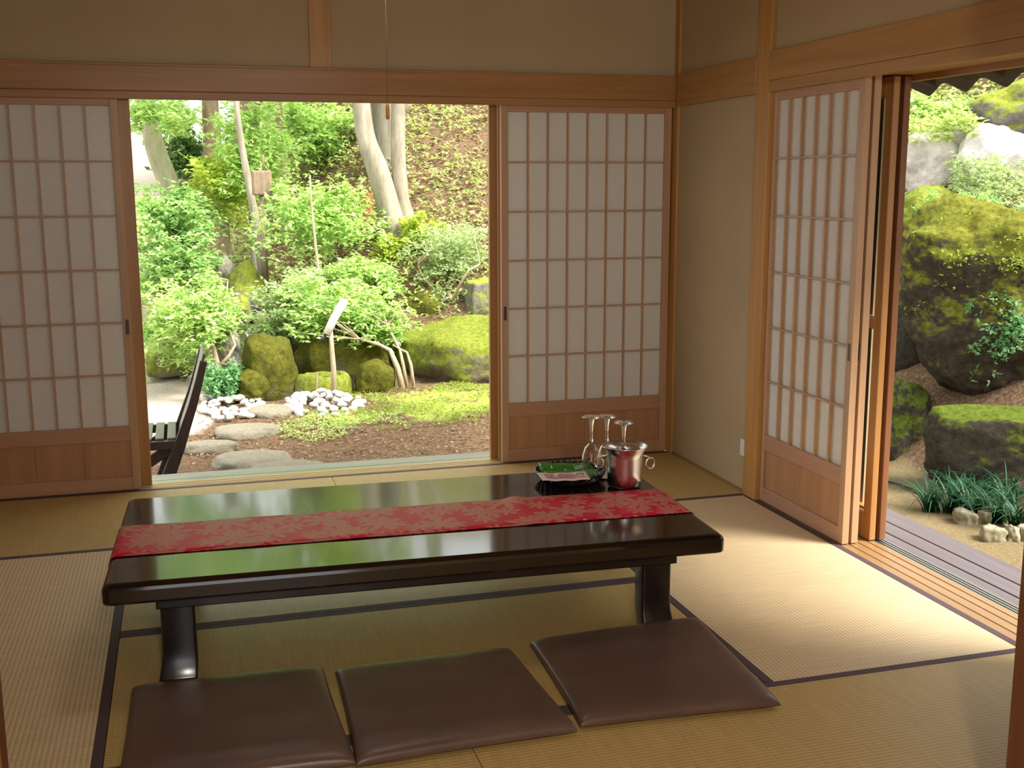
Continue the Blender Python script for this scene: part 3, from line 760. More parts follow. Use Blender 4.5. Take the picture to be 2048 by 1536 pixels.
def sprays(centres, n, rx, rz, seed):
    """flat leaf layers round each centre"""
    g = np.random.default_rng(seed); out = []
    for c in centres:
        r = rx*(.5+.8*g.random()**2); k = int(n*.55*(.4+1.2*g.random()))
        a = g.random(k)*2*PI; q = np.sqrt(g.random(k))*r
        x = c[0]+q*np.cos(a); y = c[1]+q*np.sin(a); tl = g.normal(0, .35, 2); z = c[2]+g.normal(0, rz*1.3, k)-.30*(q**2)/max(r, .01)+q*np.cos(a)*tl[0]+q*np.sin(a)*tl[1]
        out.append(np.stack([x, y, z], 1))
    return np.concatenate(out)
def blob(c, r, n, g):
    v = g.normal(size=(n, 3)); v /= np.linalg.norm(v, axis=1)[:, None]; v *= (g.random(n)**.45)[:, None]
    return np.array(c)+v*np.array(r)

def bez(p0, p1, n, bend, seed):
    g = random.Random(seed); p0 = Vector(p0); p1 = Vector(p1); out = []
    b = Vector((g.uniform(-1, 1), g.uniform(-1, 1), g.uniform(-.3, .3)))*bend
    for i in range(n+1):
        f = i/n; out.append(p0.lerp(p1, f)+b*math.sin(PI*f)+Vector((g.uniform(-1, 1), g.uniform(-1, 1), 0))*bend*.12*(0 < i < n))
    return out

def plant(name, label, cat, base, stems, centres, leafm, barkm, nleaf, size, rx=.16, rz=.02, seed=0, up=.7, r0=.02, tri=True, group=None, narrow=.5):
    """stems: list of point lists in world space; centres: spray centres in world space"""
    base = Vector(base); t = thing(name, label, cat, base, 0, group)
    sb = MB()
    for i, st in enumerate(stems):
        rr = r0*(1 if i == 0 else .6); k = len(st)
        sb.tube([Vector(p)-base for p in st], [rr*(1-.65*j/(k-1)) for j in range(k)], 8)
    g = random.Random(seed)
    ends = [Vector(p) for st in stems for p in st[len(st)//3:]]
    for i, c in enumerate(centres):
        c = Vector(c)
        if ends and (i % 2 == 0 or len(centres) < 30):
            q = min(ends, key=lambda e_: (e_-c).length+.6*max(0, e_.z-c.z))
            if (q-c).length < 1.6: sb.tube([p-base for p in bez(q, c, 4, .03, seed+i)], [r0*.28, r0*.25, r0*.2, r0*.16, r0*.1], 5)
    sb.build('stem', barkm, t)
    P = sprays([Vector(c)-base for c in centres], nleaf, rx, rz, seed)
    leaf_mesh('foliage', P, size, leafm, t, up, tri, narrow, seed)
    return t
def region(u0, u1, v0, v1, y0, y1, n, seed):
    """n points filling a part of the garden that the photo shows between two depths"""
    g = random.Random(seed); out = []
    while len(out) < int(n*1.7):
        a = g.gauss(0, .52); b = g.gauss(0, .52)
        if a*a+b*b > 1.5: continue
        out.append(at((u0+u1)/2+(u1-u0)*.5*a, (v0+v1)/2+(v1-v0)*.5*b, 1, g.uniform(y0, y1)))
    return out

# ---- rocks
def rock(name, label, c, r, mat, seed=0, lump=.30, sub=5, flat=0., group=None, cat='rock', rot=0., boxy=0., freq=1.0, taper=0., shear=0.):
    bm = bmesh.new(); bmesh.ops.create_icosphere(bm, subdivisions=sub, radius=1.)
    rv = Vector(r)
    for v in bm.verts:
        p = v.co.copy()
        if boxy:
            k = max(abs(p.x), abs(p.y), abs(p.z)); p = p*(1-boxy)+(p/k)*.82*boxy
        q = p*1.1*freq+Vector((seed*3.1, seed*1.7, seed*.9))
        d = lump*(noise.noise(q)+.5*noise.noise(q*2.1)+.22*noise.noise(q*4.6))
        # chisel a few planes so it reads as stone
        p = p*(1+d)
        p += p.normalized()*lump*(.10*noise.noise(q*9)+.09*noise.noise(q*17)*(sub > 3)+.05*noise.noise(q*33)*(sub > 4))
        low = .5-.5*p.z
        p = Vector(((p.x*(1-taper*low)+shear*low)*rv.x, p.y*(1-.5*taper*low)*rv.y, p.z*rv.z))
        if flat and p.z > rv.z*flat: p.z = rv.z*flat+(p.z-rv.z*flat)*.18
        v.co = p
    me = bpy.data.meshes.new(name); bm.to_mesh(me); bm.free(); me.polygons.foreach_set('use_smooth', [True]*len(me.polygons)); me.materials.append(mat)
    o = bpy.data.objects.new(name, me); COL.objects.link(o); o.location = c; o.rotation_euler = (0, 0, rot)
    if label: tag(o, label, cat, group)
    return o
def rock_px(name, label, u0, u1, v0, v1, y, dep, mat, sink=.3, **kw):
    """a stone seen between these photo limits, its centre at depth y"""
    a = at(u0, (v0+v1)/2, 1, y); b = at(u1, (v0+v1)/2, 1, y); tp = at((u0+u1)/2, v0, 1, y); bt = at((u0+u1)/2, v1, 1, y-dep*.6)
    h = tp.z-bt.z; cx = (a.x+b.x)/2; rz_ = h/2*(1+sink); cz = tp.z-rz_
    return rock(name, label, (cx, y, cz), ((b.x-a.x)/2*1.03, dep, rz_), mat, **kw)

rock_px('mossy_boulder', 'rounded mossy boulder left of the stone basin, behind the pebbles', 485, 590, 662, 800, 4.55, .34, R_moss, seed=2, lump=.16, boxy=.35)
rock_px('mossy_boulder', 'low mossy rock at the foot of the rounded boulder beside the white pebbles', 470, 540, 735, 800, 4.35, .18, R_moss, seed=12, lump=.2)
rock_px('mossy_boulder', 'broad mossy boulder right behind the stone basin', 592, 770, 640, 770, 5.05, .40, R_moss, seed=3, lump=.18, boxy=.2)
rock_px('mossy_boulder', 'wedge shaped mossy stone at the right of the basin', 708, 790, 715, 798, 4.40, .20, R_moss, seed=5, lump=.18, boxy=.3)
rock_px('mossy_boulder', 'large bright mossy boulder rising at the right edge of the garden opening', 800, 1110, 628, 790, 5.05, .75, R_bright, seed=6, lump=.20)
rock_px('square_boulder', 'square grey boulder above the large mossy one at the right edge', 926, 1030, 550, 640, 5.62, .24, R_half, seed=7, lump=.12, boxy=.7)
rock_px('mossy_boulder', 'dark boulder with a moss cap half hidden by leaves, left of the slope', 455, 530, 528, 630, 6.7, .4, R_half, seed=8, lump=.2)
rock_px('mossy_boulder', 'mossy rock just below the dark capped boulder among the leaves', 468, 500, 590, 640, 6.2, .2, R_half, seed=9, lump=.2)
rock_px('grey_boulder', 'grey boulder behind the leaves, left of the capped boulder', 425, 470, 510, 570, 7.2, .4, R_grey, seed=10, lump=.2)
rock_px('mossy_boulder', 'mossy rock under the twiggy shrub in the middle of the slope', 805, 885, 578, 650, 5.9, .3, R_moss, seed=11, lump=.2)
rock_px('mossy_boulder', 'long low mossy stone at the left, behind the wooden chair', 285, 395, 694, 745, 5.7, .3, R_bright, seed=13, lump=.1, boxy=.6)
rock_px('grey_boulder', 'upright grey stone behind the small maple stems', 430, 480, 640, 730, 5.2, .2, R_grey, seed=15, lump=.2)
# stone basin with hollow
ba = at(585, 770, 1, 4.4); bb = at(706, 770, 1, 4.4); bt = at(645, 748, 1, 4.4)
bc = Vector(((ba.x+bb.x)/2, 4.4, -.42)); br = (bb.x-ba.x)/2
bs = thing('stone_basin', 'low mossy stone water basin with a dark hollow behind the pebbles', 'water basin', bc)
mb = MB(); hz = bt.z+.42; rings = []
def bring(f, z, n=48, s=0):
    return [((br*f*(1+.07*noise.noise(Vector((math.cos(a)*1.4+s, math.sin(a)*1.4, 2.)))))*math.cos(a), (br*.72*f*(1+.07*noise.noise(Vector((math.cos(a)*1.4+s, math.sin(a)*1.4, 5.)))))*math.sin(a), z+.02*noise.noise(Vector((math.cos(a)*2, math.sin(a)*2, z*3)))) for a in np.linspace(0, 2*PI, n, endpoint=False)]
for f, z in ((1.0, -.02), (1.03, .06), (.98, hz*.55), (.88, hz*.85), (.76, hz*.99), (.66, hz), (.58, hz*.96), (.54, hz*.75), (.45, hz*.6), (.02, hz*.58)): rings.append(bring(f, z))
mb.loft(rings, True); mb.build('bowl', R_bright, bs)
MB().lathe([(.0005, hz*.80), (br*.40, hz*.80)], 32).build('water', simple('basin_water', (.01, .012, .01), .03), bs)

# stepping stones
def step(label, u0, u1, v0, v1, seed):
    z = -.36; c = at((u0+u1)/2, (v0+v1)/2, 2, z); l = at(u0, (v0+v1)/2, 2, z); r_ = at(u1, (v0+v1)/2, 2, z); fa = at((u0+u1)/2, v0+3, 2, z+.03); ne = at((u0+u1)/2, v1, 2, -.41)
    return rock('stepping_stone', label, (c.x, (fa.y+ne.y)/2, -.405), ((r_.x-l.x)/2, (fa.y-ne.y)/2, .085), R_step, seed=seed, lump=.16, sub=4, flat=.55, cat='stepping stone', group='stepping stones from the pebbles to the house')
step('flat pale stepping stone between the two pebble piles, farthest from the house', 490, 592, 796, 838, 21)
step('flat stepping stone to the right of the wooden chair back, third from the house', 428, 560, 834, 876, 22)
step('small flat stepping stone directly beside the wooden chair seat', 362, 474, 868, 906, 23)
step('wide flat stepping stone, second from the house', 418, 588, 886, 940, 24)
step('flat stepping stone nearest the sill of the opening', 488, 668, 906, 962, 25)

# pebbles
pb = None
def pebbles(n, u0, u1, v0, v1, peak, label, group, seed):
    g = random.Random(seed); out = []
    protos = []
    for k in range(6):
        o = rock('pebble', label, (0, 0, 0), (.052, .040, .030), M_pebble, seed=40+k+seed, lump=.12, sub=2, cat='pebble', group=group); protos.append(o)
    for k in range(n):
        o = protos[k] if k < 6 else protos[k % 6].copy()
        if k >= 6: COL.objects.link(o)
        f = g.random(); a = g.uniform(0, 2*PI); rr = math.sqrt(f)
        u = (u0+u1)/2+(u1-u0)/2*rr*math.cos(a); v = (v0+v1)/2+(v1-v0)/2*rr*math.sin(a)
        p = at(u, v+6, 2, -.40)
        z = -.40+peak*(1-rr)*g.uniform(.3, 1.)
        o.location = (p.x, p.y, z+.015); s = g.uniform(.5, 1.0)
        o.scale = (s, s*g.uniform(.8, 1.1), s*g.uniform(.8, 1.1)); o.rotation_euler = (g.uniform(-.5, .5), g.uniform(-.5, .5), g.uniform(0, 6.28))
pebbles(88, 400, 522, 770, 838, .05, 'white rounded pebble in the left pile below the bluish shrub', 'white pebbles in the left pile', 1)
pebbles(105, 565, 728, 782, 830, .12, 'white rounded pebble in the pile in front of the stone basin', 'white pebbles in front of the basin', 2)

# bamboo spout
by = 4.08
sp = thing('bamboo_spout', 'bleached bamboo water spout on a thin post above the stone basin', 'water spout', at(668, 785, 1, by))
o0 = Vector(sp.location)
MB().tube([at(654, 668, 1, by)-o0, at(664, 645, 1, by)-o0, at(676, 622, 1, by)-o0, at(690, 600, 1, by)-o0], .035, 14).build('bamboo_tube', B_bamboo, sp)
MB().tube([at(661, 655, 1, by)-o0, at(664, 700, 1, by)-o0, at(667, 735, 1, by)-o0, at(668, 790, 1, by)-o0], [.018, .020, .022, .024], 10).build('post', B_twig, sp)
MB().tube([at(652, 672, 1, by)-o0, at(638, 684, 1, by)-o0], .014, 8).build('lip', M_dark, sp)
sp2 = tag(MB().tube([at(634, 803, 1, 4.1), at(633, 775, 1, 4.1), at(635, 745, 1, 4.12)], [.012, .011, .008], 8).build('thin_stake', B_brown), 'short thin brown stake standing in the pebbles', 'stake')
# pipe end with bright rim behind the left boulder
cp = thing('water_pipe', 'short grey pipe with a bright rim lying on the boulder at left of the maple', 'pipe', at(498, 675, 1, 4.95))
o0 = Vector(cp.location); a_ = at(488, 674, 1, 4.95)-o0; b_ = at(518, 672, 1, 5.1)-o0
MB().tube([a_, b_], .035, 14).build('tube', M_dark, cp); MB().tube([a_+Vector((-.004, -.01, .0)), a_.lerp(b_, .15)], .040, 14).build('rim', M_metal, cp)
# box-like post
bx = thing('weathered_post', 'weathered brown block like post top among the leaves left of the pale trunks', 'post', at(525, 400, 1, 6.9))
o0 = Vector(bx.location); p = at(526, 366, 1, 6.9)-o0
rock_ = MB().box(-.10, .10, -.08, .08, p.z-.13, p.z+.13).build('block', B_brown, bx, .02)
MB().tube([(0.0, 0, -1.6), (0, 0, p.z-.1)], .035, 8).build('pole', B_brown, bx)
MB().tube([(0.02, 0, p.z+.12), (.025, 0, p.z+.30)], .010, 6).build('spike', B_brown, bx)

# ---- tree trunks (given as photo points and depth) with crowns
def trunk_pts(pts, y): return [at(u, v, 1, y+dy) for u, v, dy in pts]
def tree(name, label, pts, y, radii, barkm, crown=None, leafm=None, nleaf=90, size=.08, rx=.35, seed=0, extra=()):
    P = trunk_pts(pts, y); b = P[0]; b = Vector((b.x, b.y, Hn(b.x, b.y)-.05)); P = [b]+P[1:] if pts[0][1] > 0 else P
    t = thing(name, label, 'tree', b)
    # resample smooth
    Q = []; R_ = []
    for i in range(len(P)-1):
        for k in range(5):
            f = k/5; p0 = P[max(0, i-1)]; p1 = P[i]; p2 = P[i+1]; p3 = P[min(len(P)-1, i+2)]
            q = .5*((2*p1)+(p2-p0)*f+(2*p0-5*p1+4*p2-p3)*f*f+(-p0+3*p1-3*p2+p3)*f**3); Q.append(q-b); R_.append(radii[i]*(1-f)+radii[i+1]*f)
    Q.append(P[-1]-b); R_.append(radii[-1])
    MB().tube(Q, R_, 14).build('trunk', barkm, t)
    if crown:
        top = P[-1]; g = random.Random(seed)
        for i, c in enumerate(crown):
            if i % 6 == 0:
                q = min(P[len(P)//2:], key=lambda e_: (e_-Vector(c)).length); MB().tube([p_-b for p_ in bez(q, c, 5, .12, seed+i)], [min(1, radii[-1]*.028/.016)*q_ for q_ in (.016, .014, .011, .009, .007, .004)], 6).build('branch', barkm, t)
        leaf_mesh('foliage', sprays([Vector(c)-b for c in crown], nleaf, rx, .05, seed), size, leafm, t, .6, True, .5, seed)
    return t
def cloud(c, r, n, seed):
    g = np.random.default_rng(seed); return [Vector(p) for p in blob(c, r, n, g)]

tree('leaning_tree', 'leaning grey green trunk at the left edge of the garden opening', [(378, 520, 0), (345, 400, 0), (312, 300, 0), (297, 230, 0), (288, 150, 0), (284, 40, 0)], 8.6, [.13, .125, .115, .10, .095, .08], B_mossy,
     cloud((-2.9, 8.9, 4.6), (1.3, 1.2, 1.2), 40, 3)+region(268, 410, 195, 270, 9.4, 11., 14, 31)+region(274, 300, 200, 240, 7.8, 8.1, 5, 32), L_maple, 60, .085, .34, 3)
tree('dark_tree', 'straight dark brown trunk near the left of the garden opening', [(440, 430, 0), (428, 340, 0), (424, 270, 0), (420, 205, 0), (417, 120, 0), (416, 20, 0)], 10.0, [.15, .125, .115, .105, .10, .09], B_brown,
     cloud((-2.3, 10.3, 5.2), (1.4, 1.2, 1.3), 40, 4), L_mid, 70, .10, .42, 4)
tree('thin_tree', 'thin pale trunk standing just left of the middle of the garden opening', [(530, 580, 0), (520, 500, 0), (500, 380, 0), (485, 300, 0), (474, 220, 0), (466, 120, 0), (470, 0, 0)], 7.2, [.055, .05, .04, .036, .03, .028, .02], B_pale,
     region(440, 580, 210, 400, 7.4, 8.4, 30, 5)+cloud((-1.8, 7.2, 3.6), (1.1, .9, 1.0), 40, 5), L_maple, 62, .066, .24, 5)
tree('thin_tree', 'thin brown trunk behind the bright leaves, upper middle of the opening', [(570, 400, 0), (566, 330, 0), (560, 260, 0), (556, 200, 0), (553, 100, 0)], 9.2, [.06, .055, .05, .045, .035], B_brown,
     region(540, 720, 200, 330, 9.3, 10.4, 30, 6)+cloud((-.9, 9.4, 4.4), (1.2, .9, 1.2), 34, 6), L_maple, 75, .085, .32, 6)
tree('sapling', 'slender orange brown sapling stem in the middle of the garden opening', [(640, 640, 0), (638, 560, 0), (630, 480, 0), (622, 400, 0), (620, 350, 0)], 5.9, [.016, .015, .013, .011, .008], B_twig,
     region(520, 745, 370, 500, 6.1, 7.0, 40, 7), L_maple, 60, .060, .19, 7)
# twin pale trunk
tw = tree('pale_tree', 'large pale trunk with two stems, right of the middle of the opening', [(802, 535, 0), (785, 440, 0), (757, 345, 0), (733, 280, 0), (722, 205, 0), (716, 120, 0), (722, 10, .1)], 7.0, [.17, .135, .122, .105, .098, .095, .08], B_pale,
     cloud((-.3, 7.3, 4.6), (1.5, 1.2, 1.1), 46, 8), L_maple, 75, .09, .40, 8)
b = Vector(tw.location)
q = [at(u, v, 1, 7.02)-b for u, v in ((818, 520), (816, 450), (803, 400), (797, 330), (796, 270), (797, 215), (803, 140), (815, 40))]
MB().tube(q, [.12, .105, .088, .082, .080, .082, .078, .06], 14).build('second_stem', B_pale, tw)
q = [at(u, v, 1, 7.02)-b for u, v in ((799, 240), (812, 205), (838, 150), (880, 60))]
MB().tube(q, [.05, .05, .045, .035], 10).build('side_branch', B_pale, tw)
tree('grey_tree', 'broad grey trunk seen between the two pale stems', [(764, 300, 0), (764, 260, 0), (762, 205, 0), (760, 120, 0), (758, 20, 0)], 8.4, [.14, .15, .145, .14, .12], B_grey)
tree('stump', 'rusty brown stump at the left of the pale trunk', [(722, 470, 0), (724, 420, 0), (727, 385, 0)], 7.5, [.13, .12, .11], B_rust)
tree('thin_tree', 'thin grey pole like trunk beside the weathered post', [(505, 470, 0), (506, 390, 0), (509, 300, 0), (512, 200, 0)], 7.9, [.042, .048, .045, .04], B_pale)

# ---- shrubs of the back garden
def g0(u, v, y): 
    p = at(u, v, 1, y); return Vector((p.x, p.y, Hn(p.x, p.y)-.02))
bse = g0(432, 790, 4.75)
st1 = [bse, at(436, 735, 1, 4.75), at(428, 700, 1, 4.75), at(420, 672, 1, 4.72), at(385, 662, 1, 4.6)]
st2 = [at(436, 735, 1, 4.75), at(458, 712, 1, 4.75), at(470, 690, 1, 4.8), at(452, 640, 1, 4.9), at(455, 560, 1, 5.)]
plant('small_maple', 'small maple with pale green leaves at the left of the opening, above the chair', 'tree', bse, [st1, st2],
      region(295, 470, 560, 690, 4.2, 5.3, 48, 11)+region(285, 420, 600, 720, 4.6, 5.4, 16, 12), L_maple, B_twig, 66, .054, .18, .018, 11, .75, .032)
bse = g0(806, 775, 4.30)
st1 = [bse, at(795, 735, 1, 4.32), at(780, 700, 1, 4.35), at(760, 690, 1, 4.4), at(720, 678, 1, 4.5)]
st2 = [bse+Vector((.05, .02, 0)), at(806, 728, 1, 4.33), at(800, 700, 1, 4.36), at(775, 650, 1, 4.6), at(740, 600, 1, 5.2)]
st3 = [bse+Vector((.10, .0, 0)), at(822, 730, 1, 4.30), at(814, 705, 1, 4.33), at(785, 690, 1, 4.40)]
plant('spreading_shrub', 'spreading shrub with bright green leaves hanging over the mossy boulders', 'shrub', bse, [st1, st2, st3],
      region(560, 770, 560, 680, 4.7, 5.7, 46, 13)+region(680, 825, 600, 700, 4.6, 5.2, 22, 14), L_maple, B_twig, 66, .054, .19, .018, 13, .75, .030)
bse = g0(560, 700, 5.5)
plant('leafy_shrub', 'pale leafy shrub in the middle of the opening, left of the bamboo spout', 'shrub', bse, [[bse, at(570, 640, 1, 5.5), at(600, 590, 1, 5.5)], [bse, at(540, 640, 1, 5.4), at(510, 620, 1, 5.4)]],
      region(490, 600, 610, 690, 5.2, 5.9, 20, 15)+region(530, 650, 530, 640, 5.4, 6.2, 22, 16), L_grey, B_twig, 70, .048, .19, .02, 15, .7, .025)
bse = g0(640, 660, 6.2)
plant('leafy_shrub', 'light green shrub below the pale trunk, centre right of the opening', 'shrub', bse, [[bse, at(690, 590, 1, 6.2), at(730, 530, 1, 6.2)], [bse, at(650, 580, 1, 6.2), at(620, 520, 1, 6.3)]],
      region(620, 800, 500, 620, 5.7, 6.4, 40, 17), L_maple, B_twig, 66, .058, .20, .02, 17, .7, .03)
bse = g0(895, 640, 5.9)
plant('twiggy_shrub', 'twiggy grey green shrub with bare branches at the right of the opening', 'shrub', bse, [[bse, at(905, 600, 1, 5.5), at(922, 565, 1, 5.35), at(938, 540, 1, 5.3), at(960, 528, 1, 5.3)], [bse, at(880, 590, 1, 5.9), at(850, 560, 1, 5.9), at(835, 530, 1, 5.95)], [bse, at(865, 610, 1, 5.9), at(845, 590, 1, 5.9)]],
      region(830, 985, 455, 570, 5.8, 6.6, 44, 18)+region(840, 920, 590, 640, 5.7, 6.0, 12, 19), L_grey, B_twig, 75, .038, .19, .03, 18, .5, .022)
bse = g0(440, 800, 4.3)
plant('low_shrub', 'low bluish green shrub beside the left pebbles and the chair back', 'shrub', bse, [[bse, at(438, 770, 1, 4.3), at(430, 740, 1, 4.3)], [bse, at(450, 765, 1, 4.3), at(462, 735, 1, 4.3)]],
      region(410, 476, 735, 790, 4.2, 4.5, 22, 20), L_blue, B_twig, 70, .042, .10, .03, 20, .4, .012)
bse = g0(330, 600, 7.2)
plant('leafy_shrub', 'green broadleaf bush below the leaning trunk at the left edge', 'shrub', bse, [[bse, at(340, 520, 1, 7.2), at(360, 430, 1, 7.2)], [bse, at(320, 500, 1, 7.2), at(300, 430, 1, 7.2)]],
      region(270, 420, 375, 470, 6.8, 7.8, 32, 21)+region(270, 440, 450, 590, 6.4, 7.4, 38, 22), L_mid, B_brown, 64, .066, .23, .03, 21, .6, .03)
bse = g0(375, 420, 10.5)
plant('dark_leaf_tree', 'small dark leaved tree against the bright gap at the left', 'tree', bse, [[bse, at(372, 360, 1, 10.5), at(372, 300, 1, 10.5), at(378, 230, 1, 10.5)]],
      region(335, 400, 275, 345, 10.2, 10.9, 16, 23), L_dark, B_brown, 42, .09, .26, .08, 23, .3, .03)
bse = g0(840, 500, 6.9)
plant('yellow_shrub', 'yellow green shrub at the foot of the pale trunks', 'shrub', bse, [[bse, at(838, 480, 1, 6.8), at(825, 455, 1, 6.75)]],
      region(795, 875, 440, 510, 6.5, 6.85, 18, 24)+region(765, 790, 470, 520, 6.6, 6.8, 6, 25), L_yel, B_twig, 60, .055, .14, .02, 24, .6, .015)
bse = g0(465, 470, 7.9)
plant('yellow_shrub', 'yellow green young maple in front of the dark trunk', 'shrub', bse, [[bse, at(450, 400, 1, 7.9), at(440, 330, 1, 7.9)]],
      region(400, 500, 300, 430, 7.6, 8.2, 26, 26), L_yel, B_twig, 80, .07, .20, .03, 26, .6, .02)
# far trees beyond, on the left and up the slope
far = [(-6.0, 16, 'pale green tree far behind the leaning trunk at the left edge', L_hill, 30), (-3.9, 19, 'pale green tree far behind the dark trunk', L_maple, 31),
       (-.6, 17, 'bright green tree far up the slope behind the thin trunks', L_yel, 32), (2.2, 16.5, 'green tree far up the slope behind the pale trunk', L_maple, 33), (-9.5, 15, 'green tree far left beyond the garden', L_mid, 34)]
for x, y, lb, lm, sd in far:
    b = Vector((x, y, Hn(x, y)-.05)); hh = 4.6
    t = thing('background_tree', lb, 'tree', b, 0, None)
    MB().tube([(0, 0, 0), (.1, 0, 1.6), (.05, .1, 3.2), (.2, 0, hh)], [.16, .14, .11, .05], 10).build('trunk', B_brown, t)
    g = np.random.default_rng(sd)
    cs = blob((0, 0, 3.9), (2.3, 1.6, 2.3), 46, g)
    leaf_mesh('foliage', sprays(cs, 62, .6, .10, sd), .20, lm, t, .5, True, .55, sd)

# ---- loose ground cover and leaf litter (uncountable)
def scatter(name, label, cat, n, area, lm, size, zj, seed, test=None, up=.6, tri=True, narrow=.5):
    g = random.Random(seed); P = []
    x0, x1, y0, y1 = area
    while len(P) < n:
        x = g.uniform(x0, x1); y = g.uniform(y0, y1)
        if test and not test(x, y, g): continue
        P.append((x, y, Hn(x, y)+.012+abs(g.gauss(0, zj))))
    o = leaf_mesh(name, P, size, lm, None, up, tri, narrow, seed); tag(o, label, cat, None, 'stuff'); return o
patchy = lambda thr, sc=1.3, off=0.: (lambda x, y, g: noise.noise(Vector((x*sc+off, y*sc, off)))+g.uniform(-.25, .25) > thr)
scatter('hillside_plants', 'pale green wild plants covering the earth slope behind the trunks', 'plants', 26000, (-3.8, 7.5, 5.4, 16.), L_hill, .052, .10, 51, lambda x, y, g: noise.noise(Vector((x*1.5, y*1.5, 0)))+g.uniform(-.25, .25) > -.10-.45*max(0, min(1, (1.6+.05*y-x)/2.)), .5)
scatter('ground_plants', 'small green plants in the soil in front of the pebbles', 'plants', 520, (-2.0, -.9, 2.4, 3.5), L_hill, .026, .014, 52, patchy(.05, 2.2))
scatter('moss_tufts', 'bright moss tufts on the ground at the right of the garden opening', 'moss', 4200, (-1.2, .9, 2.7, 4.4), L_moss, .016, .010, 53, patchy(.06, 2.6, 4.), .3, True, .35)
scatter('leaf_litter', 'brown fallen leaves on the bare earth before the house', 'fallen leaves', 3600, (-2.5, .9, 1.0, 4.2), L_litter, .030, .006, 54, None, 1.2, False, .5)
scatter('slope_litter', 'brown fallen leaves on the earth slope', 'fallen leaves', 9000, (-1.4, 4.8, 5.0, 12.), L_litter, .052, .015, 55, None, .9, False, .5)

scatter('slope_plants', 'pale green plants on the steep slope above the boulders at the right', 'plants', 7000, (3.1, 9.5, .6, 5.6), L_hill, .06, .09, 56, patchy(-.25), .5)
# ---- wooden chair outside
ch = thing('garden_chair', 'dark wooden slatted chair standing in the garden by the left screen', 'chair', (-2.86, 1.36, -.42))
o0 = Vector(ch.location); yn, yf = 1.12, 1.60
def cp_(u, v, y=yn): return at(u, v, 1, yn)-o0
side = [cp_(407, 722), cp_(398, 762), cp_(385, 812), cp_(372, 852), cp_(360, 890), cp_(340, 945)]
leg_end = Vector((side[-1].x-.09, side[-1].y, .0)); side.append(leg_end)
dy = yf-yn
def plank(path, y0, y1, half):
    """a flat board following a side profile"""
    rings = []
    for i, p in enumerate(path):
        t = (path[min(i+1, len(path)-1)]-path[max(i-1, 0)]).normalized(); nn = Vector((-t.z, 0, t.x))
        hh = half[i] if hasattr(half, '__len__') else half
        a = p+nn*hh; b = p-nn*hh
        rings.append([(a.x, y0, a.z), (b.x, y0, b.z), (b.x, y1, b.z), (a.x, y1, a.z)])
    return MB().loft(rings, False)
for y in (yn-o0.y, yf-o0.y):
    plank(side, y-.018, y+.018, [.020, .022, .025, .028, .032, .036, .03]).build('back_rail', MW_chair, ch, .004)
    fr = [Vector((side[3].x+.02, 0, side[4].z+.02)), Vector((side[4].x-.56, 0, side[4].z+.03))]
    sr = MB().box(side[4].x-.60, side[4].x+.01, y-.016, y+.016, side[4].z-.020, side[4].z+.030); sr.build('seat_rail', MW_chair, ch, .004)
    plank([Vector((side[4].x-.02, 0, side[4].z+.0)), Vector((side[4].x-.30, 0, .20)), Vector((side[4].x-.55, 0, .0))], y-.015+.03, y+.015+.03, .030).build('leg', MW_chair, ch, .004)
MW_slat = wood('green_lit_chair_slat', (.10, .10, .07), (.16, .16, .11), 'y', .45)  # greenish light falling on the slats put into their colour
for k in range(9):
    x = side[4].x-.045-k*.066
    MB().box(x-.024, x+.024, yn-o0.y+.01, yf-o0.y-.01, side[4].z+.030, side[4].z+.044).build('seat_slat', MW_slat, ch, .003)
for k in range(7):
    f = k/6.6; i = int(f*3.9); fr = f*3.9-i; p = side[i].lerp(side[i+1], fr); t_ = (side[i+1]-side[i]).normalized(); nn = Vector((-t_.z, 0, t_.x))
    if nn.x > 0: nn = -nn
    rings = []
    for y in (yn-o0.y+.012, yf-o0.y-.012):
        rings.append([(q.x, y, q.z) for q in (p+t_*.040+nn*.012, p-t_*.040+nn*.012, p-t_*.040-nn*.004, p+t_*.040-nn*.004)])
    MB().loft(rings, False).build('back_slat', MW_slat, ch, .002)

# ================================================================== RIGHT GARDEN
def rock_rx(name, label, u0, u1, v0, v1, x, dep, mat, sink=.15, **kw):
    """a stone on the right side, seen between these photo limits, its centre at that distance east"""
    um, vm = (u0+u1)/2, (v0+v1)/2
    c = at(um, vm, 0, x); a = at(u0, vm, 0, x); b = at(u1, vm, 0, x); tp = at(um, v0, 0, x); bt = at(um, v1, 0, x)
    view = (Vector(c)-Vector(CAM.tolist())); view.z = 0; view.normalize(); rt = Vector((view.y, -view.x, 0))
    dist = (Vector(c)-Vector(CAM.tolist())).dot(Vector(_fw.tolist()))
    hw_ = (u1-u0)/2*dist/FPX; hh_ = (v1-v0)/2*dist/FPX
    return rock(name, label, (c.x, c.y, c.z-hh_*sink), (hw_, dep, hh_*(1+sink)), mat, rot=math.atan2(rt.y, rt.x), **kw)
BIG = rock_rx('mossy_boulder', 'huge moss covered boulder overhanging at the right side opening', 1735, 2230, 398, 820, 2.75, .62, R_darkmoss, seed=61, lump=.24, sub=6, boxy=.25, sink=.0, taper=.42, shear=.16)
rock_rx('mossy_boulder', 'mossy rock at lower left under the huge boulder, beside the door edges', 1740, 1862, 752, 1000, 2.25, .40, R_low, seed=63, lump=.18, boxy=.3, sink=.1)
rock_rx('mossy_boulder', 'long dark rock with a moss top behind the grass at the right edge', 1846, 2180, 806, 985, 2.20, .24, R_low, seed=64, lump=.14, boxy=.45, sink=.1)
rock_rx('mossy_boulder', 'mossy brown mound above the huge boulder next to the door edge', 1785, 1950, 372, 510, 3.7, .5, R_bright, seed=65, lump=.2)
